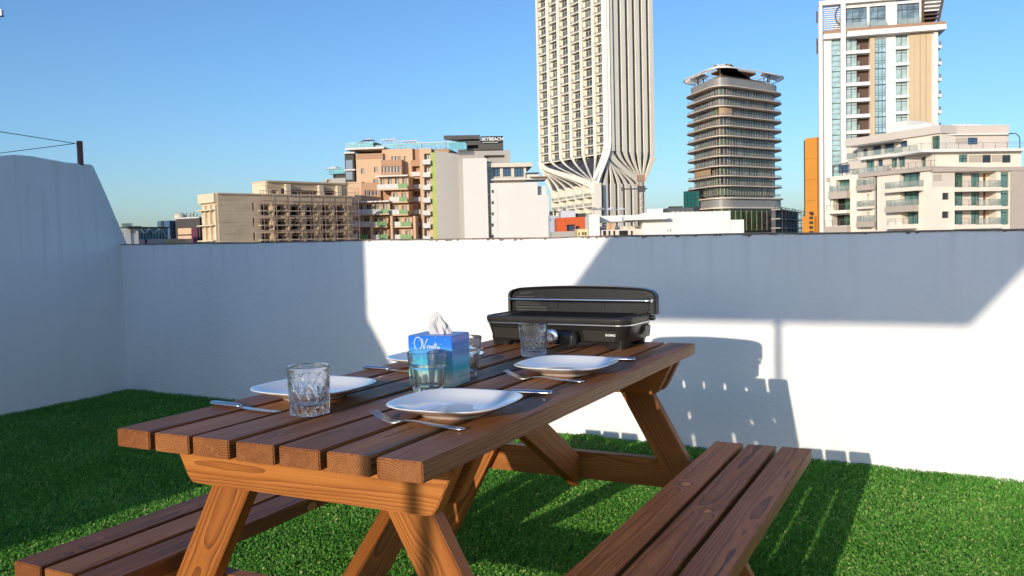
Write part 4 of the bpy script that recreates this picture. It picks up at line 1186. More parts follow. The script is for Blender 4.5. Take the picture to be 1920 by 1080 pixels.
# brown band with strip windows
hs = [F.box(716+i*6.2, 311.5, 721+i*6.2, 323.5, 1.5) for i in range(6)]
block('wall', terra, 714, 299.5, 753, 1.5, 23.8, hs, .4)
for h_ in hs: win(oa, *h_, 1.8, fr_w, gl_d, 2)
hs = [F.box(684+i*7, 357, 689.5+i*7, 366.5, 0.6) for i in range(4)]
block('wall', terra, 677, 342.5, 713, .6, 23.7, hs, .4)
for h_ in hs: win(oa, *h_, .9, fr_w, gl_d, 2)
block('wall', peach, 651, 341, 678, 1.0, 23.65)
# shaded recess with dark loggias
hs = []; 
for k in range(6):
    y = 311.5+23.7*k; hs.append(F.box(773, y, 787, y+12, 3.5))
a, b, c, d = F.box(770, 300, 790, 310, 3.5); mass(oa, 'wall', terra, a, b, 0, d, 3.5, 23.6, hs, 2.0)
for h_ in hs: part_box(oa, 'loggia_parapet', rl_w, h_[0]-.1, h_[1]+.3, 2.9, 3.0, h_[2]-.9, h_[2]+.15)
# orange strip, white window column, green edge
hs = []
for k in range(7):
    y = 288+23.75*k; hs.append(F.box(795.5, y, 807, y+20, 0))
xa, xb = F.x(786.5, 290), F.x(808.5, 290)
mass(oa, 'wall', peach, xa, xb, 0, F.z(800, 278.5), 0, 23.5, hs, 1.2)
for h_ in hs:
    win(oa, h_[0], h_[1], h_[2], h_[3], 1.1, fr_w, gl_d, 3, 2, .16)
    part_box(oa, 'balcony_slab', darkr, h_[0]-.2, h_[1]+.25, -1.0, -.01, h_[2]-.25, h_[2]-.1)
    part_box(oa, 'balcony_panel', rl_w, h_[0]-.15, h_[1]+.2, -.98, -.92, h_[2]-.1, h_[2]+1.0)
part_box(oa, 'green_edge', plain('lime_render', (0.36,0.43,0.13), 0.8), xb, F.x(816.5, 290), -.15, 20, 0, F.z(812, 286))
z_ = F.z(830, 277.5); part_box(oa, 'roof_slab', terra, xb-2.0, F.x(849, 280, 6), 1.5, 18, z_-1.2, z_)
# protruding balcony storeys
def bal(x0, y0, x1, y1, dy, roof=True, green=None, nwin=3, wall=peach):
    """storey block with a balcony in front: pixel rows are ceiling and parapet foot"""
    a, b, c, d = F.box(x0, y0, x1, y1, dy)
    hs = []; w_ = (b-a)
    for i in range(nwin):
        xa = a+w_*(i+.18)/nwin; hs.append((xa, xa+w_*.55/nwin, c+.5, d-.45))
    mass(oa, 'storey', wall, a, b, c-.05, d, dy, 23, hs, .5)
    for h_ in hs: win(oa, *h_, dy+.35, fr_w, gl_d, 2)
    part_box(oa, 'balcony_slab', peach, a-.15, b+.15, dy-1.6, dy-.01, c-.25, c+.05)
    xg = b+.1 if green is None else a+(b-a)*green
    part_box(oa, 'balcony_panel', rl_w, a-.1, xg, dy-1.56, dy-1.5, c+.05, c+1.15)
    if green is not None: part_box(oa, 'green_panel', bal_gr, xg+.02, b+.1, dy-1.57, dy-1.5, c+.05, c+1.15)
    if roof: part_box(oa, 'ledge', offw, a-.3, b+.3, dy-1.7, dy-.012, d-.1, d+.2)
bal(711, 331, 766, 355, -1.0, True, .70, 4)
bal(734, 358, 766, 379, -.9, False, .55, 2)
bal(668, 379, 731, 402, -2.2, True, .77, 4)
bal(735, 382, 767, 402.5, -.9, False, .52, 2)
bal(662, 405.5, 697, 425, -1.6, False, None, 2); bal(700, 405.5, 728, 425, -1.4, False, .35, 2); bal(739, 405.5, 773, 425, -.8, False, .45, 2)
bal(662, 428.5, 693, 449, -1.6, False, .42, 2, terra); bal(699, 428.5, 730, 449, -1.4, False, .45, 2, terra); bal(741, 428.5, 774, 449, -.8, False, .38, 2)
for p_, dy in ((694,-3.3),(732,-3.1),(775,-2.6)):
    a = F.x(p_, 430, dy); part_box(oa, 'pier', peach, a, a+.55, dy, dy+3, 0, F.z(p_, 405, dy))
a, b, c, d = F.box(652, 400, 786, 455, 3.4); part_box(oa, 'lower_wall', terra, a, b, 3.45, 22, 0, F.z(700, 372, 3.4))
# roof terrace: parasols and white pergola frames
zr = F.z(700, 277.5, 5)
pg_m = plain('parasol_white', (0.75,0.74,0.72), 0.8); pg_d = plain('parasol_dark', (0.06,0.05,0.05), 0.8)
def far_parasol(px_, py_, w_, mat, label, dy=6.0):
    x, z_ = F.xz(px_, py_, dy); o = thing('roof_parasol', label, 'parasol', tuple(F.o+F.d*x+F.n*dy+Vector((0,0,zr))), F.rz, 'parasols on the orange building roof')
    h_ = z_-zr
    MB().bar((0,0,-.3),(0,0,h_), .09).build('pole', rl_w, o)
    mb = MB(); r_ = [( -w_/2,-w_/2,h_-.5),(w_/2,-w_/2,h_-.5),(w_/2,w_/2,h_-.5),(-w_/2,w_/2,h_-.5)]; mb.loft([r_, [(.03*s1,.03*s2,h_) for s1,s2 in ((-1,-1),(1,-1),(1,1),(-1,1))]], True); mb.build('canopy', mat, o)
far_parasol(691.5, 259.5, 2.8, pg_m, 'white parasol, highest on the orange building roof'); far_parasol(680, 264.5, 2.6, pg_d, 'dark parasol at the left corner of the orange building roof', 5)
far_parasol(706, 267.5, 2.8, pg_d, 'dark parasol second from left on the orange roof', 5); far_parasol(749, 269, 2.6, pg_m, 'white parasol between the roof pergolas')
def pergola(x0, x1, ytop, label, dy=6.0, dep=4.0, n=1):
    a, b = F.x(x0, 270, dy), F.x(x1, 270, dy); zt = F.z((x0+x1)/2, ytop, dy)
    o = thing('pergola', label, 'pergola', tuple(F.o+F.d*a+F.n*dy+Vector((0,0,zr))), F.rz, 'white pergolas on the orange building roof')
    w_, h_ = b-a, zt-zr
    for i in range(n+1):
        for y in (0, dep): MB().bar((w_*i/n, y, -.3), (w_*i/n, y, h_), .16).build('post', rl_w, o)
    for y in (0, dep): MB().bar((-.1, y, h_), (w_+.1, y, h_), .2).build('beam', rl_w, o)
    for i in range(int(w_)): MB().bar((i+.5, 0, h_), (i+.5, dep, h_), .1).build('slat', rl_w, o)
pergola(714, 740, 261.5, 'white pergola left of centre on the orange roof'); pergola(752, 782, 264, 'middle white pergola on the orange roof'); pergola(791, 846, 267, 'longest white pergola at the right of the orange roof', 6, 4, 3)
for x0, x1, cl in ((668, 712, 't'), (712, 790, 't'), (800, 858, 't')):
    rail(oa, F.x(x0,275,4.2), F.x(x1,275,4.2), 4.2, 5, zr-.3, rl_w, MATS['turquoise_pane'], .95, 2, 'roof_railing')
# far dark roof block behind, left
F = Fac((609, 333), (650, 325), 235, 232)
fb = F.root('far_roof_block', 'grey building with glass rails and white roof parasol peeping out left of the orange building')
mass(fb, 'wall', greyr, F.x(609), F.x(650), 0, F.z(620, 335), 0, 10, [F.box(613,337,620,345)], .6)
mass(fb, 'upper_storey', darkr, F.x(619), F.x(650), 0, F.z(635, 322), 2, 9, [F.box(624,325,629,333,2)], .6)
rail(fb, F.x(614), F.x(648), 1, 4, F.z(630, 326), rl_w, MATS['turquoise_pane'], 1.5, 1.3)
for p_ in (618, 627, 638): x, z_ = F.xz(p_, 312, 3); MB().bar((x,3,z_-3),(x,3,z_),.14).build('roof_mast', rl_w, fb, fix=False)
x, z_ = F.xz(626, 311, 3); mb = MB(); mb.loft([[(x-2.2,1.5,z_-.9),(x+2.2,1.5,z_-.9),(x+2.2,5,z_-.9),(x-2.2,5,z_-.9)],[(x-.05,3.2,z_),(x+.05,3.2,z_),(x+.05,3.3,z_),(x-.05,3.3,z_)]], True); mb.build('roof_canopy', pg_m, fb)

# ---------------------------------------------------------------- hotel with party walls and roof sign
F = Fac((816.5, 282), (866.5, 290.5), 202.5, 204)
pw1 = F.root('grey_party_wall_block', 'grey block with a blank party wall, just right of the lime green edge')
pwg = plain('party_wall_grey', (0.47,0.45,0.43), 0.85, var=0.03, scale=.1, dirt=((0.40,0.39,0.38),.12,.5))
zl_, zr_ = F.z(816.5, 282), F.z(866, 290.5)
mb = MB(); mb.loft([[(0,0,0),(F.len,0,0),(F.len,0,zr_),(0,0,zl_)], [(0,14,0),(F.len,14,0),(F.len,14,zr_),(0,14,zl_)]], True); mb.build('wall', pwg, pw1)
F = Fac((867.5, 297), (912.5, 298.5), 186, 186.3)
ht = F.root('white_hotel', 'white hotel with tall blank walls, blue windowed top floor and a dark rooftop canopy')
mass(ht, 'wall', offw, 0, F.len, 0, F.top, 0, 14)
xs_, xe_ = F.len, F.x(924, 380, 2.0)
mass(ht, 'recessed_wall', greyr, xs_+.01, xe_, 0, F.z(918, 303, 2), 2.0, 14)
a, b, c, d = F.box(913, 306, 921.5, 443, 1.9); part_box(ht, 'stair_glass', gl_b, a, b, 1.75, 1.99, c-8, d)
for k in range(7): z_ = d-(d-c)*k/7; part_box(ht, 'stair_band', rl_w, a, b, 1.68, 1.74, z_-.08, z_+.08)
hs = [F.box(921.8, 356+21*k, 926, 362+21*k, -.5) for k in range(5)]
mass(ht, 'front_wall', offw, F.x(921.3,400,-.5), F.x(1009.2,400,-.5), 0, F.z(965, 342.5, -.5), -.5, 14.2, hs, .4)
for h_ in hs: win(ht, *h_, -.25, fr_d, gl_d, 1)
part_box(ht, 'wall_joint', greyr, F.x(932.5,400,-.5), F.x(932.5,400,-.5)+.06, -.52, -.501, 0, F.z(933, 352, -.5))
mass(ht, 'front_wall', offw, F.x(1009.2,400,-.5)+.01, F.x(1029.5,400,-.5), 0, F.z(1019, 365.5, -.5), -.5, 14.1)
part_box(ht, 'roof_upstand', offw, F.x(1009.4,355,1), F.x(1024,355,1), 1, 3, F.z(1015,365,1)-.3, F.z(1015,349,1))
# penthouse storey with blue windows
hs = [F.box(923,313.5,937.5,331,2.5), F.box(943,313.5,958.5,331,2.5), F.box(964,314,982,331.5,2.5)]
mass(ht, 'penthouse', cream, F.x(921.5,320,2.5), F.x(986.5,320,2.5), 0, F.z(950, 308, 2.5), 2.5, 13.8, hs, .5)
for h_ in hs: win(ht, *h_, 2.85, fr_d, gl_b, 3)
z_ = F.z(950, 305.5, 1.5); part_box(ht, 'roof_overhang', cream, F.x(912,308,1.5), F.x(998,308,1.5), 1.5, 14.4, z_-.85, z_)
z_ = F.z(960, 335, 0.3); part_box(ht, 'terrace_slab', offw, F.x(921,335,.3), F.x(1026,335,.3), .3, 8, z_-.25, z_)
for x0, x1 in ((922,986),(986,1024)): rail(ht, F.x(x0,330,.4), F.x(x1,330,.4), .4, 1.5, z_, rl_m, None, 1.0, 2.2, 'terrace_railing', 1)
a, b, c, d = F.box(988, 326, 1011, 335, 2.5); part_box(ht, 'terrace_kiosk', bright, a, b, 2.6, 6, c, d)
a, b, c, d = F.box(986, 323.5, 1010, 326, 2.5); part_box(ht, 'kiosk_roof', fr_d, a, b, 2.2, 6.4, c, d)
a, b, c, d = F.box(1008, 331, 1026, 333, .3); part_box(ht, 'shade_slat', plain('weathered_wood', (0.28,0.20,0.14), .8), a-1.5, b, -.6, 3.0, c, d)
# grey storeys behind with the roof canopy
mass(ht, 'upper_block', greyr, F.x(858,290,6), F.x(898,290,6), 0, F.z(880, 279, 6), 6, 13.7)
hs = [F.box(908,291,946,297.5,6)]
mass(ht, 'upper_block', greyr, F.x(898,290,6)+.01, F.x(956.5,290,6), 0, F.z(925, 282.5, 6), 5.8, 13.6, hs, 1.5)
dk = plain('dark_cladding', (0.075,0.070,0.068), 0.6)
cxa, cxb = F.x(832,258,5), F.x(944,258,5)
zc0, zc1 = F.z(870, 264, 5), F.z(870, 254, 5)
mb = MB(); z0_ = F.z(845, 264.5, 5)
mb.prism([(F.x(832,258,4.5),4.5),(F.x(900,258,4.5),4.5),(F.x(900,258,4.5),12.5),(F.x(832,258,4.5)+5,12.5)], zc0+.3, zc1)
mb.build('canopy_roof', dk, ht)
mass(ht, 'sign_block', dk, F.x(875,268,5.5), F.x(943.5,268,5.5), F.z(900,281,5.5), F.z(920,263,5.5), 5.5, 12.4, [F.box(877,272,897,279,5.5)], 2.0)
zs0, zs1 = F.z(922, 264.7, 5), F.z(922, 257.2, 5)
sg_w = F.x(941,260,5.3)-F.x(903,260,5.3)
text_obj('SKYBEACH', .95, 'roof_sign_lettering', wi, ht, (F.x(923.2,260,5.0), 5.0, (zs0+zs1)/2), (R(90),0,0), .08, .025, 1.05)
part_box(ht, 'sign_backing', plain('black_cladding', (0.012,0.012,0.012), .6), F.x(901,260,5.2), F.x(943.5,260,5.2), 5.2, 5.35, zs0-.25, zs1+.25)
part_box(ht, 'sign_ledge', rl_w, F.x(905,266,5.1), F.x(934,266,5.1), 4.9, 5.48, F.z(920,267.5,5.1), F.z(920,266.3,5.1))
for i in range(5):
    a = F.x(842+i*6,270,3); part_box(ht, 'glass_screen', MATS['turquoise_pane'], a, a+.8, 3, 3.06, F.z(850,281,3), F.z(850,268-i*.5,3))
part_box(ht, 'canopy_post', rl_m, F.x(836,270,5), F.x(837,270,5), 5, 5.2, F.z(836,280,5), zc0+.3)

# ---------------------------------------------------------------- tall cream tower with fanned ribs
YL, YC, YRt = 331.0, 294.0, 305.0
def pxy(px_, Y): r = ray(px_, 300); return Vector((r.x/r.y*Y, Y, 0))
uL, uC, uR = pxy(1011, YL), pxy(1139.5, YC), pxy(1227.5, YRt)
lL, lC, lR = pxy(1032.5, 327), pxy(1112, 289), pxy(1205.5, 303)
zU, zL = 29.2-G, 19.6-G; zTop = 118.0
mt = thing('cream_tower', 'very tall cream ribbed tower whose ribs fan and twist at its waist', 'building', (uC.x, uC.y, G), 0)
base = Vector((uC.x, uC.y, 0))
uL, uC, uR, lL, lC, lR = [p-base for p in (uL, uC, uR, lL, lC, lR)]
uB = uL+uR-uC; lB = lL+lR-lC
def up(p, z): return Vector((p.x, p.y, z))
dg = plain('dark_curtain_wall', (0.045,0.042,0.040), 0.25, var=0.5, scale=0.35, spec=.8)
side_c = plain('warm_cream_reveal', (0.74,0.68,0.55), 0.75, var=0.06, scale=.3)
def inset(P, k):  # shrink a quad footprint by k metres
    c = sum(P, Vector())/4; return [p + (c-p).normalized()*k*1.35 for p in P]
for nm, P, z0, z1 in (('upper_core', (uL,uC,uR,uB), zU, zTop), ('lower_core', (lL,lC,lR,lB), 0, zL)):
    nl_, nr_ = (P[1]-P[0]).normalized(), (P[2]-P[1]).normalized()      # set back 2.5 m behind the balconies, 0.4 m behind the closed ribs
    il_, ir_ = Vector((-nl_.y, nl_.x, 0)), Vector((-nr_.y, nr_.x, 0))
    Q = [P[0]+il_*2.5+nl_*.3, P[1]+il_*2.5+nl_*.1, P[1]+ir_*.42+nr_*2.6, P[2]+ir_*.42-nr_*.3, P[3]]
    MB().prism([(p.x, p.y) for p in Q], z0-.3, z1).build(nm, dg, mt)
Qu, Ql = inset((uL,uC,uR,uB), .75), inset((lL,lC,lR,lB), .75)
mb = MB()
for tri_ in ((Qu[0],Qu[1],Ql[1]),(Qu[1],Qu[2],Ql[2]),(Qu[0],Ql[1],Ql[0]),(Qu[1],Ql[2],Ql[1])):
    mb.poly([up(p, zU if any(p is q for q in Qu) else zL) for p in tri_])
mb.build('waist_panel', dg, mt, fix=False)
def ribbar(a, b, w0, w1, dep, outn, name='rib', mat=tcream):
    """tapering rib from a to b: widths along the face, depth inwards"""
    a, b = Vector(a), Vector(b); d = (b-a).normalized(); x = d.cross(outn).normalized(); n_ = outn.normalized()
    if name == 'rib': w0 *= max(.32, abs(d.z)); w1 *= max(.45, abs(d.z))
    r = []
    for p, w in ((a, w0), (b, w1)): r.append([p-x*w/2-n_*dep, p+x*w/2-n_*dep, p+x*w/2+n_*.05, p-x*w/2+n_*.05])
    return MB().loft(r, True).build(name, mat, mt, fix=True)
nLf = Vector(((uC-uL).y, -(uC-uL).x, 0)).normalized(); nRt = Vector(((uR-uC).y, -(uR-uC).x, 0)).normalized()
nLl = Vector(((lC-lL).y, -(lC-lL).x, 0)).normalized(); nRl = Vector(((lR-lC).y, -(lR-lC).x, 0)).normalized()
def ribcurve(pts, w0, w1, dep, outn, name='rib', mat=tcream, n=12):
    """rib swept along a smooth curve: pts = start, control 1, control 2, end; the width stays square to the sweep"""
    A, B, Cc, D = [Vector(p) for p in pts]; n_ = outn.normalized(); side = Vector((0,0,1)).cross(n_).normalized(); rings = []
    for k in range(n+1):
        t = k/n; p = A*(1-t)**3 + B*3*t*(1-t)**2 + Cc*3*t*t*(1-t) + D*t**3
        d = ((B-A)*(1-t)**2 + (Cc-B)*2*t*(1-t) + (D-Cc)*t*t).normalized()
        x = d.cross(n_).normalized(); w = w0*(1-t)+w1*t
        w *= max(.30, abs(d.z)) if name == 'rib' else 1
        rings.append([p-x*w/2-n_*dep, p+x*w/2-n_*dep, p+x*w/2+n_*.05, p-x*w/2+n_*.05])
    return MB().loft(rings, True).build(name, mat, mt, smooth=R(50))
def sweep(a, b, w0, w1, dep, outn, name='rib', h=5.0, low=False):
    """vertical at its foot (a), bending into the straight run towards the hub (b)"""
    a, b = Vector(a), Vector(b); s_ = -1 if low else 1
    st = a + Vector((0,0,s_*h*.55)); c1 = a - Vector((0,0,s_*h*.12)); c2 = a.lerp(b, .34)
    return ribcurve((st, c1, c2, b), w0, w1, dep, outn, name)
# upper left face: 6 bays
nb_ = 6; eL = (uC-uL); wb = 1.5
us = [0.004] + [i/nb_ for i in range(1, nb_)] + [0.985]
us = [0.010, .172, .335, .500, .665, .832, 0.985]
for i, u_ in enumerate(us):
    p = uL + eL*u_; w = 1.5 if 0 < i < nb_ else (1.0 if i == 0 else 2.4)
    ribbar(up(p, zU+1.5), up(p, zTop), w, w, 2.6, nLf)
    hubp = up(lC, zL+1.0)
    if 0 <= i < nb_ + 1: sweep(up(p, zU), hubp + (up(uC, zL)-up(uL, zL)).normalized()*(-3.2+0.6*i), w, .35, .55, nLf)
FHt = 3.36
bw_m = pane_glass('tower_window', (0.09,0.10,0.095), 0.08, .7, .5)
bw_v = [pane_glass('tower_window_dark', (0.05,0.055,0.055), 0.08, .6, .5), bw_m, pane_glass('tower_window_curtain', (0.18,0.21,0.19), 0.12, .5, .5)]
slab_c = None
bay_frame = thing
for i in range(nb_):
    a = uL + eL*us[i]; b = uL + eL*us[i+1]
    wi_ = (b-a).length; hw0 = (1.5 if i else 1.0)/2; hw1 = 1.5/2 if i < nb_-1 else 1.2
    ang_ = math.atan2(eL.y, eL.x)
    for k in range(0, 34):
        z = zU+.6+k*FHt
        if z > zTop-3.6: break
        key = ('slab', i)
        if key not in WC:
            m1 = MB().box(hw0, wi_-hw1, -.02, 2.55, .1, .42).build('balcony_slab', tcream, None, fix=False); WC[key] = m1
            x0 = hw0+(wi_-hw0-hw1)*.10; x1 = wi_-hw1
            for vi, gm_ in enumerate(bw_v):
                mb = MB(); mb.box(x0, x1, 1.35, 1.45, .42, FHt, 1)
                for q_ in range(4):
                    xx = x0+(x1-x0)*q_/3; mb.box(xx-.06, xx+.06, 1.28, 1.349, .42, FHt, 0)
                mb.box(x0, x1, 1.29, 1.34, FHt-.5, FHt-.4, 0)
                WC[('tw', i, vi)] = mb.build('window', [fr_w, gm_], None, fix=False)
            mb = MB(); mb.box(hw0, wi_-hw1, .12, .18, 1.05, 1.12); 
            mb.box(hw0, wi_-hw1, .14, .16, .5, 1.05, 1)
            WC[('rl', i)] = mb.build('balcony_rail', [rl_m, bal_t], None, fix=False)
            first = {key: 1}
            firsts = {('slab', i), ('rl', i)}
            used = set()
        vi = random.choice([0, 0, 1, 2])
        for kk in (('slab', i), ('tw', i, vi), ('rl', i)):
            o = WC[kk]
            if kk in used: o = dup(o, o.name.split('.')[0])
            used.add(kk); o.parent = mt; o.location = up(a, z); o.rotation_euler = (0, 0, ang_)
    for vi in range(3):
        if ('tw', i, vi) not in used: bpy.data.objects.remove(WC[('tw', i, vi)])
    # sunlit side wall of the bay
    p = up(b, 0); d_ = eL.normalized()
    mb = MB(); x0 = hw0; 
    o = MB().box(hw0, hw0+(wi_-hw0-hw1)*.10, 1.2, 2.5, 0, zTop-zU).build('bay_wall', side_c, mt, loc=up(a, zU), fix=False); o.rotation_euler = (0,0,ang_)
# corner rib, the broad one
ribbar(up(uC, zU+4), up(uC, zTop), 2.6, 2.6, 2.2, (nLf+nRt).normalized(), 'corner_rib')
ribcurve((up(uC, zU+4.2), up(uC, zU-1.2), up(lC, zL+2.5), up(lC, zL-3.5)), 2.6, 2.3, 1.5, (nLf+nRt*.8).normalized(), 'corner_rib')
# upper right face: closely set ribs
eR = (uR-uC); nr = 7
for i in range(nr):
    u_ = [.07,.215,.365,.515,.665,.815,.965][i]
    p = uC+eR*u_; w = eR.length/nr*.60
    if i == 0: w *= .9
    ribbar(up(p, zU+1.5), up(p, zTop), w, w, .45, nRt)
    sweep(up(p, zU), up(lR, zL+1.8)-eR.normalized()*(1.9-.32*i), w, .24, .5, nRt)
ribcurve((up(uC, zU+2.5)+nRt*.25, up(uC, zU-2.2)+nRt*.25, up(lR, zL+3.0)+nRt*.25-eR.normalized()*2, up(lR, zL-2.2)+nRt*.25), 2.0, 1.1, .6, nRt, 'waist_rib')
ribcurve((up(uL, zU+1.5)+nLf*.25, up(uL, zU-2.0)+nLf*.25, up(lC, zL+3.2)+nLf*.25-eL.normalized()*9, up(lC, zL-1.0)+nLf*.25), 1.1, 2.2, .6, nLf, 'waist_rib')
ribbar(up(uL, zU), up(lL, zL), 1.0, 1.0, 1.6, nLf, 'waist_rib'); ribbar(up(uR, zU), up(lR, zL), 1.3, 1.0, 1.4, nRt, 'waist_rib')
# lower block
eLl = lC-lL; nlb = 5
for i in range(nlb+1):
    p = lL+eLl*(.01+.98*i/nlb); w = 1.5 if i < nlb else 2.6
    ribbar(up(p, 0), up(p, zL+.1), w, w, 2.4, nLl)
    if i < nlb: sweep(up(p, zL), up(uL, zU-1.0)+eL.normalized()*(2.2+.45*i)-Vector((0,0,.7+.25*i)), w, .3, .5, nLl, low=True)
angl = math.atan2(eLl.y, eLl.x)
for i in range(nlb):
    a = lL+eLl*(.01+.98*i/nlb); wi_ = eLl.length*.98/nlb
    proto = {}
    for k in range(9):
        z = zL-1.0-(k+1)*FHt
        if z < 4: break
        if not proto:
            proto['s'] = MB().box(.75, wi_-.75, -.5, 2.3, 0, .42).build('balcony_slab', tcream, None, fix=False)
            mb = MB(); mb.box(.75, wi_-.75, -.45, -.4, .42, 1.45); proto['r'] = mb.build('balcony_rail', bal_t, None, fix=False)
            mb = MB(); mb.box(.75+(wi_-1.5)*.45, wi_-.75, 1.9, 2.0, .42, FHt); proto['w'] = mb.build('window', gl_d, None, fix=False)
            mb = MB(); mb.box(.75, .75+(wi_-1.5)*.45, 1.4, 2.0, .42, FHt); proto['v'] = mb.build('bay_wall', side_c, None, fix=False)
            use = dict(proto)
        else: use = {q_: dup(o, o.name.split('.')[0]) for q_, o in proto.items()}
        for o in use.values(): o.parent = mt; o.location = up(a, z); o.rotation_euler = (0,0,angl)
eRl = lR-lC; nlr = 6
for i in range(nlr+1):
    u_ = .08+.90*i/nlr
    p = lC+eRl*u_; w = eRl.length/nlr*.54
    ribbar(up(p, 0), up(p, zL+.1), w, w, .45, nRl)
    sweep(up(p, zL), up(uC, zU-.6)+eR.normalized()*(.3+.25*i)-Vector((0,0,.4+.35*i)), w, .24, .45, nRl, low=True)

# ---------------------------------------------------------------- things at the tower foot
F = Fac((1044, 407), (1104, 408), 150, 150)
rd = F.root('orange_red_block', 'low orange red block at the foot of the cream tower')
og = plain('orange_red_render', (0.55,0.10,0.025), 0.8, var=.05)
hs = [F.box(1063,421,1078,433), F.box(1080,424,1087,433)]
mass(rd, 'wall', og, F.x(1044), F.x(1060), 0, F.z(1050,408), 1.5, 9)
mass(rd, 'wall', og, F.x(1060)+.01, F.x(1104), 0, F.z(1080,407), 0, 9, hs, .8)
for h_ in hs: win(rd, *h_, .6, fr_d, gl_b, 4)
part_box(rd, 'terrace', greyr, F.x(1031), F.x(1104), -4, -.01, 0, F.z(1060, 434, -4))
F = Fac((1030.5, 401), (1045, 402), 170, 170)
bb = F.root('blue_grey_block', 'blue grey block in the gap between white hotel and orange red block')
hs = [F.box(1031,411,1035,415)]
mass(bb, 'wall', plain('blue_grey_render', (0.42,0.46,0.55), .8), F.x(1030.8), F.x(1044), 0, F.z(1035,404), 0, 8, hs, .3)
part_box(bb, 'roof_machine', fr_d, F.x(1031), F.x(1037), 1, 3, F.z(1034,404,1), F.z(1034,396,1)); part_box(bb, 'roof_machine', fr_d, F.x(1040), F.x(1043), 1, 3, F.z(1041,404,1), F.z(1041,393,1))
F = Fac((1052, 394), (1080, 395), 185, 185)
b3 = F.root('pale_grey_block', 'pale grey flat roofed block standing behind the orange red block')
mass(b3, 'wall', plain('pale_blue_render', (0.55,0.56,0.62), .8), F.x(1052), F.x(1079), 0, F.z(1065,395), 0, 8)
part_box(b3, 'roof_box', rl_m, F.x(1057), F.x(1062), 1, 3, F.z(1060,396,1), F.z(1060,389.5,1)); part_box(b3, 'roof_box', darkr, F.x(1080), F.x(1099), 1, 3, 0, F.z(1085,400,1))
F = Fac((1082, 429.5), (1104, 429.5), 118, 118)
ck = F.root('straw_hut_block', 'small straw coloured block with two dark openings beside the white roofs')
hs = [F.box(1084.5,436,1087,441), F.box(1091.5,435,1095,441), F.box(1096,435,1100,441)]
mass(ck, 'wall', plain('straw_render', (0.62,0.52,0.30), .85), 0, F.x(1103.5), 0, F.top, 0, 5, hs, .6)

# long white low building
F = Fac((1104, 402), (1395, 400), 112, 111)
lb = F.root('long_white_building', 'long low white building spread below the cream tower and the round tower')
mass(lb, 'wall', bright, F.x(1104), F.x(1124), 0, F.z(1112,402.5), 0, 14)
mass(lb, 'wall', cream, F.x(1124)+.01, F.x(1204), 0, F.z(1160,424,3), 3, 13)
mass(lb, 'upper_wall', bright, F.x(1124)+.01, F.x(1204), F.z(1160,415,4), F.z(1160,404,4), 4, 12.9)
# terrace with rails
z_ = F.z(1165, 430.5, .5); part_box(lb, 'terrace_slab', offw, F.x(1124)+.02, F.x(1204), .5, 4, z_-.2, z_)
rail(lb, F.x(1126,425,.6), F.x(1203,425,.6), .6, 2.5, z_, rl_w, None, 1.05, .8, 'terrace_railing', 2)
part_box(lb, 'ochre_awning', plain('ochre_cloth', (0.60,0.38,0.20), .8), F.x(1137,420,1.5), F.x(1153,420,1.5), 1.5, 3, F.z(1145,431,1.5), F.z(1145,418,1.5))
for p_, q_ in ((1131,1136),(1141,1144),(1150,1153),(1161,1177),(1183,1186)):
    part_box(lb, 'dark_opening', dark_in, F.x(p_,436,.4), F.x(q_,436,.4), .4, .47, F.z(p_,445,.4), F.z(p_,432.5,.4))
part_box(lb, 'lower_wall', cream, F.x(1124)+.03, F.x(1204), .48, 3, 0, z_-.21)
mass(lb, 'wall', bright, F.x(1204)+.01, F.x(1369.5), 0, F.z(1290,397.5), 0, 6, [F.box(1251.5,430,1253.5,435), F.box(1256.5,430,1259.5,435)], .3)
mb = MB(); z0_, z1_ = F.z(1230,408,-1.5), F.z(1230,401,-1.5)
P = [(F.x(1171,410,-1.5), F.z(1171,413,-1.5)), (F.x(1253,410,-1.5), F.z(1253,410.5,-1.5)), (F.x(1253,410,-1.5), F.z(1253,406,-1.5)), (F.x(1204,405,-1.5), F.z(1204,402,-1.5)), (F.x(1171,405,-1.5), F.z(1171,405,-1.5))]
mb.loft([[(a,-1.5,c) for a, c in P], [(a,3.5,c) for a, c in P]], True); mb.build('roof_overhang', bright, lb)
mass(lb, 'wall', bright, F.x(1369.5)+.01, F.x(1395), 0, F.z(1382,412), .1, 4)
part_box(lb, 'roof_box', bright, F.x(1214,395,2), F.x(1243,395,2), 2, 6, F.z(1230,402,2), F.z(1230,391.5,2))
for i in range(12):
    p_ = 1259+i*9.2; a = F.x(p_,396,1); part_box(lb, 'coping_block', greyr, a, a+.35, .6, 1.2, F.z(p_,398.3,1)-.1, F.z(p_,396.4,1))
for i, (px_, h_) in enumerate(((1113,5),(1128,4.5),(1146,5),(1165,4))):
    a = F.x(px_, 400, 5); o = thing('roof_umbrella', ['far left','second','third','right hand'][i]+' pale umbrella on the white roof under the cream tower', 'umbrella', tuple(F.o+F.d*a+F.n*5+Vector((0,0,F.z(px_,402,5)))), F.rz, 'pale umbrellas at the tower foot')
    MB().bar((0,0,-.5),(0,0,.9),.06).build('pole', rl_m, o)
    mb = MB(); mb.loft([[(.75*math.cos(R(45*k)), .75*math.sin(R(45*k)), .62) for k in range(8)], [(.05*math.cos(R(45*k)), .05*math.sin(R(45*k)), .98) for k in range(8)]], True); mb.build('canopy', greyr if i < 2 else pg_m, o)
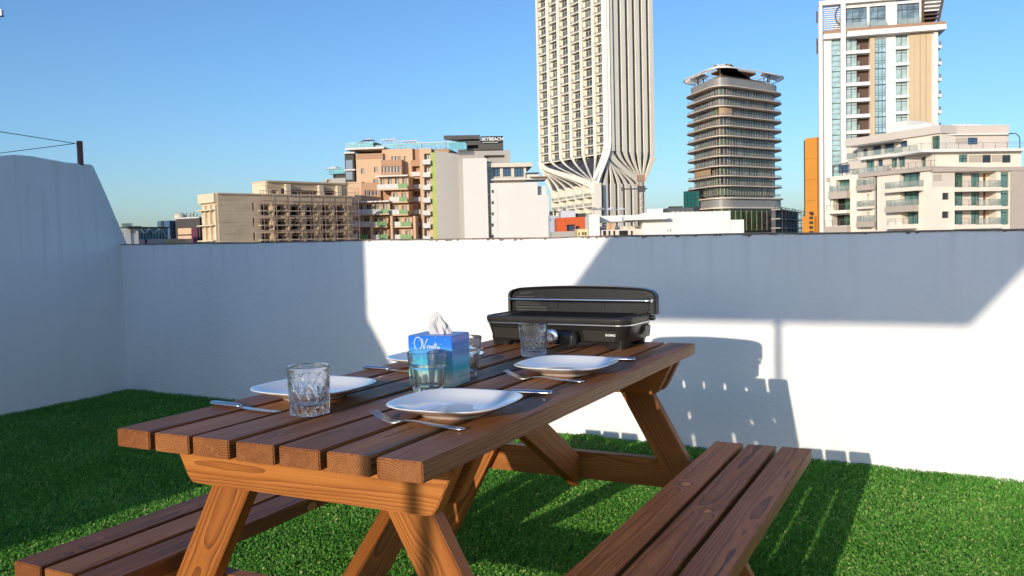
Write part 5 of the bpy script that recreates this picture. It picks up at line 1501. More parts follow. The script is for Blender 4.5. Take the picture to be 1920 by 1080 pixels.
# drilling mast in front of the tower
px0 = at_y(1203.5, 395, 150)
cr_ = thing('crane_mast', 'thin dark rig mast with side arm in front of the cream tower foot', 'crane', (px0.x, px0.y, G), 0)
zt = at_y(1205, 326, 150).z-G; zarm = at_y(1190, 354, 150).z-G
stl = plain('rig_steel', (0.07,0.06,0.06), 0.6); rgm = plain('rig_rust', (0.35,0.2,0.13), .7)
for dx in (-.35, .35):
    for dy in (0, .7): MB().bar((dx,dy,0),(dx,dy,zt-.6),.10).build('chord', stl if dx > 0 else rgm, cr_)
for k in range(int((zt-2)/1.1)):
    MB().bar((-.35,0,1+k*1.1),(.35,0,2.1+k*1.1),.06).build('lacing', stl, cr_)
MB().box(-.6,.6,-.2,.9,zt-1.2,zt-.2).build('mast_head', rgm, cr_)
MB().bar((-3.2,.3,zarm),(1.0,.3,zarm),.22).build('arm', stl, cr_); MB().box(-3.4,-2.9,.1,.5,zarm-.3,zarm+.3).build('arm_lamp', stl, cr_); MB().box(-.5,.6,-.3,.2,zarm-.55,zarm+.45).build('winch', stl, cr_)

# ---------------------------------------------------------------- round tower
def round_pts(P, r, n=9):
    out = []; m = len(P)
    for i in range(m):
        a, b, c = P[i-1], P[i], P[(i+1) % m]
        u_ = (a-b).normalized(); v_ = (c-b).normalized(); h_ = min(r, (a-b).length*.42, (c-b).length*.42)
        p0, p1 = b+u_*h_, b+v_*h_
        for k in range(n+1):
            t = k/n; out.append((p0*(1-t)**2 + b*2*t*(1-t) + p1*t*t))
    return out
def offs(P, k):
    out = []; m = len(P); ar = sum(P[i].x*P[(i+1)%m].y-P[(i+1)%m].x*P[i].y for i in range(m)); s_ = 1 if ar > 0 else -1
    for i in range(m):
        a, b, c = P[i-1], P[i], P[(i+1) % m]
        d1 = (b-a).normalized(); d2 = (c-b).normalized()
        n1 = Vector((d1.y, -d1.x, 0))*s_; n2 = Vector((d2.y, -d2.x, 0))*s_; nn = (n1+n2); nn.normalize()
        out.append(b + nn*(k/max(.3, nn.dot(n1))))
    return out
cA, cB_, cC, cD = pxy(1284.5, 327), pxy(1349, 299), pxy(1470.5, 322), pxy(1402, 352)
rtb = cB_.copy()
rt = thing('round_tower', 'rounded dark glass tower ringed by cream floor slabs under a white roof halo', 'building', (rtb.x, rtb.y, G), 0)
RP = round_pts([p-rtb for p in (cA, cB_, cC, cD)], 7.5)
slabc = plain('pale_slab', (0.74,0.62,0.52), .7, var=.05)
g_v = [pane_glass('tower_pane_green', (0.075,0.11,0.06), .05, .6, .4), pane_glass('tower_pane_dark', (0.055,0.058,0.055), .05, .7, .4), pane_glass('tower_pane_blind', (0.20,0.15,0.11), .2, .4, .4), pane_glass('tower_pane_grey', (0.17,0.19,0.18), .05, .5, .4)]
z_top = (443.5-150)/FPX*300+EYE-G
fh = 18.55/FPX*300
def zz_(py_): return (442-py_)/FPX*300+EYE-G
slab_z = [zz_(163.5+18.55*k) for k in range(12)]
RP = offs(RP, 1.1)
outer = offs(RP, 0.0); inner = offs(RP, -2.6); railp = offs(RP, -.35)
slab_me = None
for k, z_ in enumerate(slab_z[:11]):
    if slab_me is None:
        o = MB().prism([(p.x, p.y) for p in outer], 0, .30).build('floor_slab', slabc, rt, fix=False); slab_me = o
    else: o = dup(slab_me)
    o.location = (0,0,z_)
# glazing per storey: one object, panes vary, fins between
def polyline_step(P, step):
    out = []; m = len(P); acc = 0
    for i in range(m):
        a, b = P[i], P[(i+1) % m]; L_ = (b-a).length; d = (b-a)/max(L_, 1e-6); s_ = step-acc
        while s_ <= L_: out.append((a+d*s_, d)); s_ += step
        acc = (acc+L_) % step
    return out
def glaze(P, z0, z1, name, step=1.45, weights=(4,5,2,2)):
    mb = MB(); pts = polyline_step(P, step); m = len(pts); last = 0
    for i in range(m):
        a, d = pts[i]; b, _ = pts[(i+1) % m]
        if random.random() < .75: last = random.choices(range(4), weights)[0]
        mb.quad((a.x,a.y,z0),(b.x,b.y,z0),(b.x,b.y,z1),(a.x,a.y,z1), last)
        n_ = Vector((d.y,-d.x,0))*.18
        mb.bar((a.x,a.y,z0),(a.x,a.y,z1), .14, .3, (d.x,d.y,0), 4)
    return mb.build(name, g_v+[plain('bronze_mullion', (0.42,0.38,0.34), .5)], rt, fix=False)
for k in range(len(slab_z)-1):
    o = glaze(inner, slab_z[k+1]+.42, slab_z[k], 'storey_glazing')
    pts = polyline_step(railp, 2.4); mb = MB()
    for i in range(len(pts)):
        a = pts[i][0]; b = pts[(i+1) % len(pts)][0]
        mb.quad((a.x,a.y,slab_z[k+1]+.42),(b.x,b.y,slab_z[k+1]+.42),(b.x,b.y,slab_z[k+1]+.95),(a.x,a.y,slab_z[k+1]+.95), 1)
        mb.bar((a.x,a.y,slab_z[k+1]+.95),(b.x,b.y,slab_z[k+1]+.95), .07, mi=0)
    if k > 0 or True: mb.build('railing', [rl_m, see_through('railing_glass', (0.20,0.18,0.16), .35)], rt, fix=False)
# hoarding patches on some storeys
hp = plain('tan_hoarding', (0.42,0.30,0.19), .9, var=.15, scale=.6)
def patch(i0, i1, k, off=-1.4):
    P = offs(RP, off); mb = MB()
    for i in range(i0, i1): a, b = P[i % len(P)], P[(i+1) % len(P)]; mb.quad((a.x,a.y,slab_z[k+1]+.42),(b.x,b.y,slab_z[k+1]+.42),(b.x,b.y,slab_z[k]),(a.x,a.y,slab_z[k]))
    mb.build('hoarding', hp, rt, fix=False)
patch(14, 19, 2); patch(9, 10, 8)
# top storey parapet and roof halo
gp = plain('zinc_parapet', (0.30,0.29,0.28), .45, var=.08, scale=.3)
tp = offs(RP, -1.7); MB().prism([(p.x,p.y) for p in tp], slab_z[0]+.43, zz_(146)).build('roof_parapet', gp, rt, fix=False)
rtc = sum(RP, Vector())/len(RP)
ti = offs(RP, -5.5); zrf0 = zz_(146)
MB().prism([(p.x,p.y) for p in ti], zrf0, zrf0+1.6).build('plant_room', plain('roof_brown', (0.26,0.17,0.11), .8), rt, fix=False)
halo_m = plain('halo_white', (0.84,0.82,0.78), .6)
ho = offs(RP, .8); hi = offs(RP, -6.5); nH = len(RP)
zin, zout = zrf0+5.2, zrf0+2.9
for i in range(0, nH, 1):
    a, b = ho[i], hi[i]
    MB().bar((a.x,a.y,zout),(b.x,b.y,zin), .5, .35).build('halo_spoke', halo_m, rt, fix=False)
for P, z_ in ((ho, zout), (hi, zin), (offs(RP, -1.7), zout+.25*(zin-zout)+.3), (offs(RP, -4.2), zout+.6*(zin-zout)+.3)):
    mb = MB()
    for i in range(nH): a, b = P[i], P[(i+1) % nH]; mb.bar((a.x,a.y,z_),(b.x,b.y,z_), .28, .28)
    mb.build('halo_ring', halo_m, rt, fix=False)
for i in range(0, nH, 4):
    b = offs(RP, -4.2)[i]; MB().bar((b.x,b.y,zrf0),(b.x,b.y,zin-.4), .35).build('halo_post', plain('roof_brown', (0.2,0.12,0.07), .8), rt, fix=False)
MB().prism([(p.x,p.y) for p in offs(RP, -9)], zin-.2, zin+.3).build('roof_cap', plain('cap_cream', (0.55,0.40,0.22), .8), rt, fix=False)
# lower storeys and podium
zA, zB, zC_, zD = zz_(352), zz_(370), zz_(388), zz_(392)
MB().prism([(p.x,p.y) for p in offs(RP, .3)], zB-.45, zB).build('floor_slab', slabc, rt, fix=False)
glaze(offs(RP, -3.2), zB, slab_z[10], 'storey_glazing')
MB().prism([(p.x,p.y) for p in offs(RP, -.5)], zC_, zB-.46).build('podium_band', gp, rt, fix=False)
MB().prism([(p.x,p.y) for p in offs(RP, .1)], zC_-.5, zC_-.01).build('floor_slab', slabc, rt, fix=False)
g_v[0] = pane_glass('hall_pane_green', (0.06,0.10,0.04), .08, .8, .12)
glaze(offs(RP, -1.0), zz_(433), zC_-.5, 'hall_glazing', 3.0, (9,4,0,0))
MB().prism([(p.x,p.y) for p in offs(RP, -2.2)], 0, zz_(433)).build('base', greyr, rt, fix=False)
F = Fac((1281, 359), (1311, 359), 316, 312)
tg = F.root('teal_glass_wing', 'small teal glass wing at the left foot of the round tower')
part_box(tg, 'frame', fr_d, 0, F.len, .2, 14, 0, F.top)
for i in range(4):
    for k in range(4): win(tg, F.len*i/4+.05, F.len*(i+1)/4-.05, F.top-1.4*(k+1)+.05-.2, F.top-1.4*k-.3, .08, fr_d, pane_glass('deep_teal_pane', (0.02,0.14,0.14), .05, .4), 1)
F = Fac((1252, 388), (1300, 388), 300, 300)
gg = F.root('green_roofed_block', 'dark low block with hedge on its roof behind the white building')
mass(gg, 'wall', plain('slate_render', (0.10,0.11,0.13), .8), 0, F.x(1300), 0, F.z(1275,389.5), 0, 10)
part_box(gg, 'plant_box', plain('roof_shrub', (0.05,0.07,0.05), .9, var=.5, scale=1.5), F.x(1256), F.x(1282), 1, 3, F.z(1270,389.5), F.z(1270,386.5))
# building under construction right of the podium
F = Fac((1463, 378), (1504, 392), 290, 345)
uc = F.root('dark_frame_building', 'dark open framed building under construction beside the round tower podium')
T = F.top
for k in range(6):
    z_ = T-2.4-k*3.1; part_box(uc, 'floor_slab', greyr, 0, F.len, 0, 3, z_-.35, z_)
    part_box(uc, 'storey_wall', plain('dim_block', (0.12,0.11,0.11), .9, var=.4, scale=.4), 0.1, F.len-.5, 1.6, 2.9, z_-3.1, z_-.36)
for i in range(8):
    x = F.len*i/7; MB().bar((x, -.6, 0), (x, -.6, T-1.8), .18).build('standard', darkr, uc, fix=False)
for k in range(9): z_ = T-2-k*1.6; MB().bar((0,-.6,z_),(F.len,-.6,z_),.14).build('ledger', darkr, uc, fix=False)
for i in range(12):
    x = F.len*(i+.4)/12; h_ = random.uniform(.5, 1.6); MB().bar((x, 2, T-2.4), (x+random.uniform(-.5,.5), 2, T-2.4+h_), .2).build('rebar_prop', darkr, uc, fix=False)

# ---------------------------------------------------------------- orange slab tower
F = Fac((1509, 260), (1530, 258), 236, 233)
ot = F.root('orange_slab_tower', 'narrow orange slab tower at the left edge of the white tower')
om = plain('orange_cladding', (0.66,0.27,0.035), .7, var=.04, scale=.2)
T = F.top; w_ = F.x(1532.5)
for k in range(12):
    z1_ = T-k*5.6; part_box(ot, 'cladding_panel', om, 0, w_, 0, .3, max(0, z1_-5.55), z1_)
part_box(ot, 'core', plain('brown_cladding', (0.25,0.12,0.05), .8), .05, w_+4, .301, 12, 0, T-.1)
part_box(ot, 'edge_strip', darkr, -.45, -.01, .1, 10, 0, T-.5)
part_box(ot, 'lower_wing', om, F.x(1504.5,420,-1), w_-.2, -1, -.01, 0, F.z(1515, 406, -1))
for k in range(5): z_ = F.z(1526, 398+9*k, -1.2); part_box(ot, 'wall_unit', darkr, w_-1.6, w_-.6, -1.3, -1.01, z_-.5, z_+.2)

# ---------------------------------------------------------------- white tower
F = Fac((1535.5, 66.5), (1769, 45), 178, 172.5)
wt = F.root('white_tower', 'tall white tower with turquoise glass strips, tan panel and brown balcony recesses')
T = F.top; FHw = 29.45/FPX*176
wm = plain('tower_white_cladding', (0.78,0.755,0.72), .7, var=.02, scale=.2); tanm = plain('tan_cladding', (0.56,0.43,0.28), .8, var=.05, scale=.25)
brn = plain('brown_recess', (0.10,0.06,0.045), .8, var=.1); brn2 = plain('brown_band', (0.36,0.22,0.14), .8)
X = lambda p_: F.x(p_, 200)
bays = [(1585.5, 1607.5, 'g'), (1608.5, 1631, 'b'), (1679.5, 1701.5, 'w')]
holes = []; zrow = []
ztop_row = F.z(1600, 71.5)
for k in range(18):
    zt = ztop_row-k*FHw; zrow.append(zt)
    if zt < 6: break
    holes.append((X(1585.5), X(1631), zt-FHw*.76, zt)); holes.append((X(1679.5), X(1701.5), zt-FHw*.73, zt+.25))
holes.append((X(1559.5), X(1576), 2, F.z(1567, 73))); holes.append((X(1640.5), X(1661.5), 2, F.z(1650, 72)))
mass(wt, 'wall', wm, 0, X(1757), 0, F.z(1650, 62), 0, 22, holes, 1.9, tl=8.4)
# glass strips, storey by storey
stp = pane_glass('strip_pane', (0.32,0.47,0.50), .06, .35, .8)
for k in range(18):
    zt = zrow[0]-k*FHw
    if zt < 6: break
    win(wt, X(1559.5), X(1576), zt-FHw+.05, zt, .45, rl_m, stp, 1, 3, .10, 'strip_window')
    win(wt, X(1640.5), X(1661.5), zt-FHw+.05, zt, .30, plain('blue_frame', (0.07,0.15,0.22), .4), stp, 3, 2, .14, 'strip_window', .35)
    win(wt, X(1585.5), X(1607.5), zt-FHw*.76, zt, .35, fr_d, gl_l, 2, 1, .12, 'window', .8)
    part_box(wt, 'balcony_recess', brn, X(1608.3), X(1631), 1.5, 1.6, zt-FHw*.76, zt)
    part_box(wt, 'recess_cheek', brn, X(1608.2)-.1, X(1608.2), .3, 1.5, zt-FHw*.76, zt)
    part_box(wt, 'balcony_rail', bal_g, X(1608.3), X(1612), .1, .15, zt-FHw*.76, zt-FHw*.76+1.05)
    part_box(wt, 'balcony_ledge', wm, X(1585.5), X(1631), -.35, -.01, zt-FHw*.99, zt-FHw*.78)
    win(wt, X(1679.5), X(1701.5), zt-FHw*.73, zt+.2, .35, fr_d, gl_l, 2, 1, .12, 'window', .8)
    part_box(wt, 'window_ledge', wm, X(1679.0), X(1704.5), -.5, -.01, zt-FHw*.92, zt-FHw*.745)
    part_box(wt, 'joint', greyr, X(1663), X(1679), -.03, -.005, zt-FHw*.93, zt-FHw*.91)
part_box(wt, 'tan_strip', tanm, X(1631.2), X(1640.3), -.25, -.01, 0, F.z(1636, 68.5))
for p_ in (1703.5, 1714, 1725, 1736):
    part_box(wt, 'tan_panel', tanm, X(p_), X(p_+10.6)-.03, -.28, -.011, 0, F.z(p_+5, 62.5 if p_ > 1707 else 64))
part_box(wt, 'pier', wm, X(1576.3), X(1585.2), -.9, -.012, 0, F.z(1580, 8)); part_box(wt, 'edge_pier', wm, X(1535.5), X(1542), -.9, -.012, 0, F.z(1538, 8.5))
part_box(wt, 'edge_pier', wm, X(1749), X(1757.3), -.6, -.012, 0, F.z(1752, 61))
part_box(wt, 'tan_return', taupe, X(1542.2), X(1543.8), -.5, -.013, 0, F.z(1543, 66))
# cornice
zc = F.z(1660, 57); part_box(wt, 'cornice', wm, X(1587), X(1770), -1.8, 21, zc-1.0, zc)
part_box(wt, 'cornice', wm, X(1544), X(1576), -1.0, 1.5, zc-1.0, zc-.02)
part_box(wt, 'brown_band', brn2, X(1544), X(1576), -.9, 1.5, zc+.001, zc+.65); part_box(wt, 'brown_band', brn2, X(1585.5), X(1770), -1.6, 20, zc+.01, zc+.62)
# crown storeys
cwm = pane_glass('crown_pane', (0.16,0.24,0.30), .05, .8, .5)
za, zb2 = zc+.63, F.z(1640, 4)
hs = [F.box(1586, 14, 1625.5, 50), F.box(1630.5, 11, 1661, 49)]
mass(wt, 'crown_wall', wm, X(1585.5), X(1680), za, zb2, 0.02, 20, hs, .7)
win(wt, *hs[0], .5, fr_d, cwm, 3, 1, .14, 'crown_window', .45); win(wt, *hs[1], .5, fr_d, cwm, 2, 1, .14, 'crown_window', .42)
h_ = F.box(1682, 6, 1724, 44); mass(wt, 'crown_wall', wm, X(1680)+.01, X(1730), za, F.z(1700, 1.5), .03, 20, [h_], .7); win(wt, *h_, .5, fr_d, cwm, 4, 1, .14, 'crown_window', .72)
for a_, b_ in ((1586,1628),(1631,1662),(1682,1724)): part_box(wt, 'crown_balustrade', bal_g, X(a_), X(b_), -1.45, -1.4, zc+.63, zc+1.7)
part_box(wt, 'crown_beam', wm, X(1535.5), X(1732), -1.0, 1.0, zb2+.001, zb2+.9)
for k in range(11): z_ = zb2-.3-k*.42; part_box(wt, 'louvre', wm, X(1543), X(1576), .2, .5, z_-.16, z_)
mb = MB(); cx, cz = F.xz(1576, 29); 
for k in range(10):
    a0, a1 = R(90+18*k), R(108+18*k); mb.bar((cx+1.0*math.cos(a0), -.1, cz+1.7*math.sin(a0)), (cx+1.0*math.cos(a1), -.1, cz+1.7*math.sin(a1)), .2)
mb.build('round_grille', brn, wt, fix=False)
for k in range(6): z_ = zb2-.2-k*.75; part_box(wt, 'crown_slat', wm if k < 4 else brn, X(1732), X(1765-k*1.5), -.8+.1*k, 6, z_-.28, z_)
MB().bar((X(1757), -1, zc+.8), (X(1767), -1, zb2+.3), .45).build('crown_strut', brn, wt)
part_box(wt, 'crown_fin', brn, X(1727.5), X(1731.5), -.6, .02, za, zb2)
part_box(wt, 'crown_back', taupe, X(1734), X(1757), 6.1, 18, za, zb2-1.5)
# balconies jutting from the right side
for k in range(12):
    z_ = F.z(1763, 86)-k*FHw
    if z_ < 5: break
    part_box(wt, 'side_balcony', wm, X(1757)+.02, X(1767.5), 1, 9, z_-.25, z_+.35)
    mb = MB(); mb.loft([[(X(1757)+.02,2,z_-.26),(X(1757)+.02,8,z_-.26),(X(1757)+.02,8,z_-1.6),(X(1757)+.02,2,z_-1.6)],[(X(1765),2,z_-.26),(X(1765),8,z_-.26),(X(1765),8,z_-.3),(X(1765),2,z_-.3)]], True); mb.build('balcony_bracket', brn, wt)
    part_box(wt, 'side_rail', rl_m, X(1763), X(1767), 1, 1.05, z_+.35, z_+1.1)
MB().bar((-.13, -.5, 0), (-.13, -.5, T+3), .2).build('corner_trim', taupe, wt)
for yy in ((21,42),(72,100)):
    a, b = F.z(1533, yy[0]), F.z(1533, yy[1]); part_box(wt, 'side_screen', brn, -.45, -.2, .0, .5, b, a)

# ---------------------------------------------------------------- cream apartment block, right
FR = Fac((1747, 314), (1925, 314), 139, 141)      # right, square-on front
FL = Fac((1614, 327), (1747, 314), 152.5, 139)    # left front, receding
ca = thing('cream_apartment_block', 'cream and taupe apartment block with glass balconies at the right of the skyline', 'building', tuple(FR.o), 0)
class Sub:
    pass
def side(F, y=0.0): 
    """helper empties are avoided: parts get the facade's own placement"""
    return F
def cput(o, F): 
    o.parent = ca; m = Matrix.Translation(F.o-FR.o) @ Matrix.Rotation(F.rz, 4, 'Z') @ Matrix.Translation(o.location)
    o.matrix_local = m; return o
def cmass(F, name, mat, *a, **k): return cput(mass(None, name, mat, *a, **k), F)
def cbox(F, name, mat, *a): return cput(part_box(None, name, mat, *a), F)
def cwin(F, h_, y, fm, gm2, nx=2, nz=1, tr=None, fr=.10, name='window'):
    o = win(None, *h_, y, fm, gm2, nx, nz, fr, name, tr); return cput(o, F)
def crail(F, x0, x1, y0, y1, z0, **k): return cput(rail(None, x0, x1, y0, y1, z0, rl_m, bal_g if k.pop('glass', True) else None, **k), F)
cr1 = plain('warm_cream_render', (0.78,0.71,0.61), .85, var=.04, scale=.3); cr2 = plain('pinkish_render', (0.64,0.565,0.50), .85, var=.04, scale=.3)
# right part, lower three storeys
hs = [FR.box(1766.5,327,1779,339.5), FR.box(1767,361.5,1780,374.5), FR.box(1766.5,396.5,1780,409)]
logg = [FR.box(1790,323,1868,350.5), FR.box(1790,357.5,1868,385), FR.box(1790,392,1868,420)]
tallw = [FR.box(1876.5,323,1892,351.5), FR.box(1876.5,357,1892,386.5), FR.box(1876.5,392,1892,421)]
ztr = FR.z(1800, 322)
cmass(FR, 'wall', cr1, 0, FR.x(1893.5), 0, ztr, 0, 20, hs+logg+tallw, 2.2)
for h_ in hs: cwin(FR, h_, .35, fr_d, gl_d, 2, 1, .5)
for j, h_ in enumerate(logg):
    a, b, c, d = h_; w_ = b-a
    cwin(FR, (a+.02, a+w_*.29, c, d-.1), 1.2, fr_d, gl_g if j == 0 else gl_t, 2, 1, .78); cwin(FR, (a+w_*.55, a+w_*.74, c, d-.1), 1.6, fr_d, gl_t, 2, 1, .78)
    cbox(FR, 'loggia_wall', cr2, a+w_*.30, a+w_*.54, 1.5, 2.1, c, d); cbox(FR, 'shutter', plain('maroon_shutter', (0.16,0.05,0.04), .7), a+w_*.84, a+w_*.89, 1.5, 1.6, c, d-.1)
    cbox(FR, 'balcony_slab', cr1, a-.25, b+.35, -.9, -.01, c-.75, c-.12)
    crail(FR, a+w_*.04, a+w_*.5, -.8, 0, c-.11, glass=False, bars=3); crail(FR, a+w_*.5, b+.25, -.8, 0, c-.11)
for h_ in tallw: cwin(FR, h_, .3, fr_d, gl_t, 1, 1, .8, .14)
cmass(FR, 'taupe_wall', taupe, FR.x(1893.5)+.01, FR.x(1960), 0, FR.z(1900, 318), -.3, 20)
cbox(FR, 'taupe_band', taupe, -.1, FR.x(1960), -.45, 20.1, FR.z(1800,322), FR.z(1800,314.5))
cbox(FR, 'recessed_panel', taupe, FR.x(1749.5), FR.x(1765.5), -.03, -.005, FR.z(1757,339.5), FR.z(1757,327))
cbox(FR, 'pinkish_panel', cr2, .05, FR.x(1788.5), -.02, -.004, FR.z(1770,350), FR.z(1770,323))
# left part
xs0 = lambda p_: FL.x(p_, 370)
lo = [FL.box(1686,323.5,1725.5,350.5), FL.box(1688,358.5,1723,384.5), FL.box(1690,394,1722,420)]
cmass(FL, 'wall', cr1, xs0(1614), FL.len, 0, FL.z(1690, 325.5), 0, 18, lo+[FL.box(1638.5,329,1644.5,432), FL.box(1616,337,1624.5,353.5), FL.box(1625,364,1630,378), FL.box(1625,398,1630,412)], 1.8)
cbox(FL, 'taupe_band', taupe, xs0(1612), FL.len+.3, -.45, 18, FL.z(1690,325.5), FL.z(1690,318))
for j, h_ in enumerate(lo):
    a, b, c, d = h_; w_ = b-a
    cwin(FL, (a+.1+(w_*.15 if j == 2 else 0), b-.02, c, d-.1), .9, fr_d, gl_t, 3, 1, .78)
    cbox(FL, 'balcony_slab', cr1 if j != 1 else taupe, a-1.9, b+(.8 if j == 0 else 0), -1.5, -.01, c-(.75 if j != 1 else 1.1), c-.12)
    crail(FL, a-1.7, b+(.7 if j == 0 else -.1), -1.4, 0, c-.11, glass=(j != 2))
cwin(FL, FL.box(1638.5,329,1644.5,432), .4, fr_d, gl_b, 1, 9, None, .1, 'stair_window'); cwin(FL, FL.box(1616,337,1624.5,353.5), .4, fr_d, gl_d, 2, 1, .75)
for j in range(3):
    a = FL.x(1604.5,370,-1.2); b = FL.x(1631,370,-1.2); z_ = FL.z(1618, 357+j*34.5, -1.2)
    cbox(FL, 'balcony_slab', taupe if j != 1 else cr1, a, b, -1.2, -.01, z_, z_+(.95 if j != 1 else .35)); crail(FL, a+.1, b-.1, -1.1, 0, z_+(.95 if j != 1 else .35))
# far left wing
FW = Fac((1552, 333), (1614, 327.5), 158, 152.5)
lw_ = [FW.box(1567.5,337,1593,358), FW.box(1562,370,1594,394), FW.box(1560,403,1594,423)]
cmass(FW, 'wall', cr1, FW.x(1556,380), FW.len, 0, FW.z(1590, 328.5), 0, 15, lw_+[FW.box(1552,342,1557,395)], 2.0)
for j, h_ in enumerate(lw_):
    a, b, c, d = h_; w_ = b-a
    cwin(FW, (a+(w_*.45 if j else .05), b-.02, c, d-.1), 1.2, fr_d, gl_t if j == 0 else gl_g, 3 if j == 0 else 2, 1, .8)
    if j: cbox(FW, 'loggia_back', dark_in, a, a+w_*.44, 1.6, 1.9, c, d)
    cbox(FW, 'balcony_slab', taupe if j != 1 else cr1, a-.9, b+.15, -1.1, -.01, c-(1.35 if j != 1 else .6), c-.1)
    crail(FW, a-.7, b, -1.0, 0, c-.09, glass=(j == 0))
cbox(FW, 'edge_wall', taupe, FW.x(1550.5,340), FW.x(1557,340), -.2, 4, FW.z(1553,341), FW.z(1553,333))
# middle setback storey
yb_ = 3.0
MR = [FR.box(1798,290,1814.5,304.5,yb_), FR.box(1842,290.5,1858.5,305,yb_), FR.box(1879,290.5,1895.5,305,yb_)]
cmass(FR, 'setback_wall', cr1, FR.x(1749,300,yb_), FR.x(1915,300,yb_), ztr+.5, FR.z(1830,283.5,yb_), yb_, 19, MR, .3)
for j, h_ in enumerate(MR): cwin(FR, h_, yb_+.15, fr_d, gl_t if j == 0 else gl_d, 2, 1, .5)
for a_, b_ in ((1816,1841),(1859.5,1878)): cbox(FR, 'recessed_panel', taupe, FR.x(a_,297,yb_), FR.x(b_,297,yb_), yb_-.02, yb_-.004, FR.z(1830,304.5,yb_), FR.z(1830,291,yb_))
zt3 = FR.z(1830, 284, yb_); cbox(FR, 'white_ledge', bright, FR.x(1726,284,1.8), FR.x(1925,284,1.8), 1.8, 19.2, zt3-.1, zt3+.32)
LM = [FL.box(1670,296,1682,314,yb_), FL.box(1684,293,1697,313,yb_), FL.box(1645,299,1655,312,yb_), FL.box(1727,294,1735.5,312,yb_), FL.box(1623.5,300,1639,322,yb_)]
cmass(FL, 'setback_wall', cr2, FL.x(1585,310,yb_), FL.x(1751,300,yb_), FL.z(1690,318), FL.z(1690,291,yb_), yb_, 17, LM, .6)
for h_ in LM: cwin(FL, h_, yb_+.35, fr_d, gl_b if h_ is LM[2] else gl_t, 2, 1, .8)
cbox(FL, 'white_ledge', bright, FL.x(1612,300,1.8), FL.x(1745,290,1.8), 1.8, 17.2, FL.z(1690,291,yb_)-.1, FL.z(1690,291,yb_)+.32)
crail(FL, FL.x(1597,318,.6), FL.x(1657,316,.6), .6, 2.0, FL.z(1690,318)+.02, glass=True); crail(FL, FL.x(1664,316,.6), FL.x(1745,316,.6), .6, 2.0, FL.z(1690,318)+.02, glass=False, bars=2)
# wing roof terrace
cwin(FW, FW.box(1572,309,1593,324,4), 4.0, fr_d, gl_b, 3, 1, .8); cmass(FW, 'setback_wall', cr1, FW.x(1585,310,4.2), FW.len+3, FW.z(1590,328.5), FW.z(1600,300,4.2), 4.2, 14)
crail(FW, FW.x(1561,325,.3), FW.x(1594,325,.3), .3, 3, FW.z(1590,328.5)+.02, glass=False, bars=2)
for p_ in (1562, 1580): x, z_ = FW.xz(p_, 311, .4); cput(MB().bar((x,.4,z_-2),(x,.4,z_),.12).build('pergola_post', fr_d, None, fix=False), FW)
x0, z0 = FW.xz(1562, 311, .4); x1, _ = FW.xz(1590, 311, .4); cput(MB().bar((x0,.4,z0),(x1,.4,z0+.3),.15).build('pergola_beam', fr_d, None, fix=False), FW)
# top storey
yt = 6.0
TR = [FR.box(1814.5,258,1833.5,271,yt)]
cmass(FR, 'top_wall', cr2, FR.x(1763,250,yt), FR.x(1891.5,250,yt), zt3+.3, FR.z(1830,252.5,yt), yt, 18, TR, .3); cwin(FR, TR[0], yt+.15, fr_d, gl_b, 2)
cbox(FR, 'recessed_panel', taupe, FR.x(1772,265,yt), FR.x(1813.5,265,yt), yt-.02, yt-.004, FR.z(1790,270.5,yt), FR.z(1790,258.5,yt))
cbox(FR, 'roof_parapet', cr2, FR.x(1762,240,yt-.4), FR.x(1892,240,yt-.4), yt-.4, 18.2, FR.z(1830,252.5,yt)+.001, FR.z(1830,236.5,yt)); cbox(FR, 'cornice', bright, FR.x(1761,240,yt-.6), FR.x(1892.5,240,yt-.6), yt-.6, 18.3, FR.z(1830,253.5,yt), FR.z(1830,251,yt))
cbox(FR, 'coping', bright, FR.x(1761,236,yt-.5), FR.x(1892.5,236,yt-.5), yt-.5, 18.4, FR.z(1830,236.5,yt), FR.z(1830,235,yt))
crail(FR, FR.x(1727,275,2), FR.x(1935,275,2), 2.0, 4, zt3+.32, glass=False, bars=3, sp=2.0)
TL = [FL.box(1686.5,264,1701,277,yt), FL.box(1657,268,1676,286,yt), FL.box(1635,273,1652,290,yt), FL.box(1617,279,1626.5,293,yt), FL.box(1599,284,1608,295,yt), FL.box(1746,255,1762,280,yt)]
cmass(FL, 'top_wall', cr1, FL.x(1587,290,yt), FL.x(1763.5,250,yt), FL.z(1690,291,yb_)+.3, FL.z(1700,259,yt), yt, 16, TL, .6)
for h_ in TL: cwin(FL, h_, yt+.35, fr_d, gl_g if h_ is TL[-1] else gl_b, 2, 1, .8)
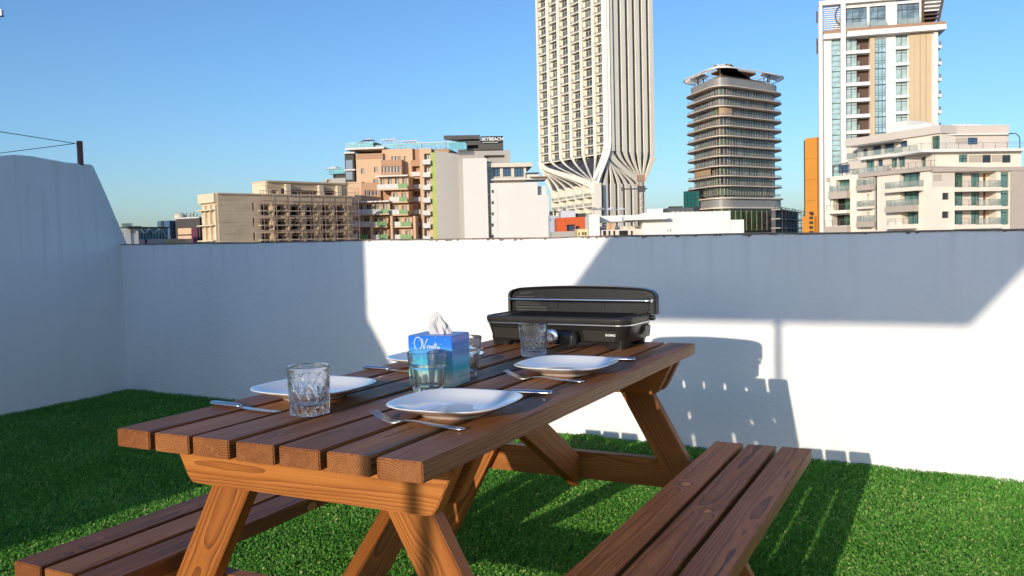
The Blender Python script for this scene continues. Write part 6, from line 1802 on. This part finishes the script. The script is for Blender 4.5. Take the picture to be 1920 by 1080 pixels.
cbox(FL, 'roof_parapet', cr2, FL.x(1584,275,yt-.5), FL.x(1763,240,yt-.5), yt-.5, 16.2, FL.z(1700,259,yt)+.001, FL.z(1700,244.5,yt))
cbox(FL, 'awning', plain('grey_awning', (0.22,0.21,0.20), .8), FL.x(1597,285,yt-2.2), FL.x(1676,265,yt-2.2), yt-2.4, yt-.01, FL.z(1636,271.5,yt-2), FL.z(1636,268.5,yt-2))
crail(FL, FL.x(1588,300,2), FL.x(1672,290,2), 2.0, 4, FL.z(1690,291,yb_)+.33); crail(FL, FL.x(1676,285,2), FL.x(1705,285,2), 2.0, 4, FL.z(1690,291,yb_)+.33)
a, b, c, d = FL.box(1663, 229, 1700, 247, 10); cbox(FL, 'stair_box', bright, a, b, 10, 15, FL.z(1700,244.5,yt), d); cbox(FL, 'stair_box_parapet', bright, b+.01, FL.x(1745,240,10), 10, 11, FL.z(1700,244.5,yt), FL.z(1720,234,10))
for p_ in range(1788, 1836, 9): a = FR.x(p_,234,8); cbox(FR, 'roof_vent', bright, a, a+.5, 8, 8.5, FR.z(p_,235,8), FR.z(p_,233,8))
# curved lamp pole on the roof terrace
x, z_ = FR.xz(1912, 281, 3); lp_ = thing('roof_lamp', 'dark curved lamp pole on the right roof terrace of the cream block', 'lamp', tuple(FR.o+FR.d*x+FR.n*3+Vector((0,0,z_))), FR.rz)
MB().tube([(0,0,-.2),(0,0,1.9),(-.25,0,2.35),(-.75,0,2.7),(-1.7,0,2.72)], .075, 8).build('pole', fr_d, lp_, smooth=True); MB().box(-2.0,-1.4,-.12,.12,2.6,2.72).build('lamp_head', fr_d, lp_)
# small object high at the left border
p_ = at_y(-8, 24, 40)
ab = thing('mast_tip', 'tiny pale tip of a mast arm at the top left border of the sky', 'mast', tuple(p_), 0)
MB().tube([(-3,0,.55),(.15,0,.0)], [.10,.05], 8).build('arm', rl_w, ab); MB().box(.0,.30,-.1,.1,-.12,.12).build('lamp', plain('lilac_lamp', (0.5,0.5,0.75), .3), ab); MB().box(.02,.32,-.1,.1,-.17,-.125).build('lamp_base', fr_d, ab)
#@@ENDCITY
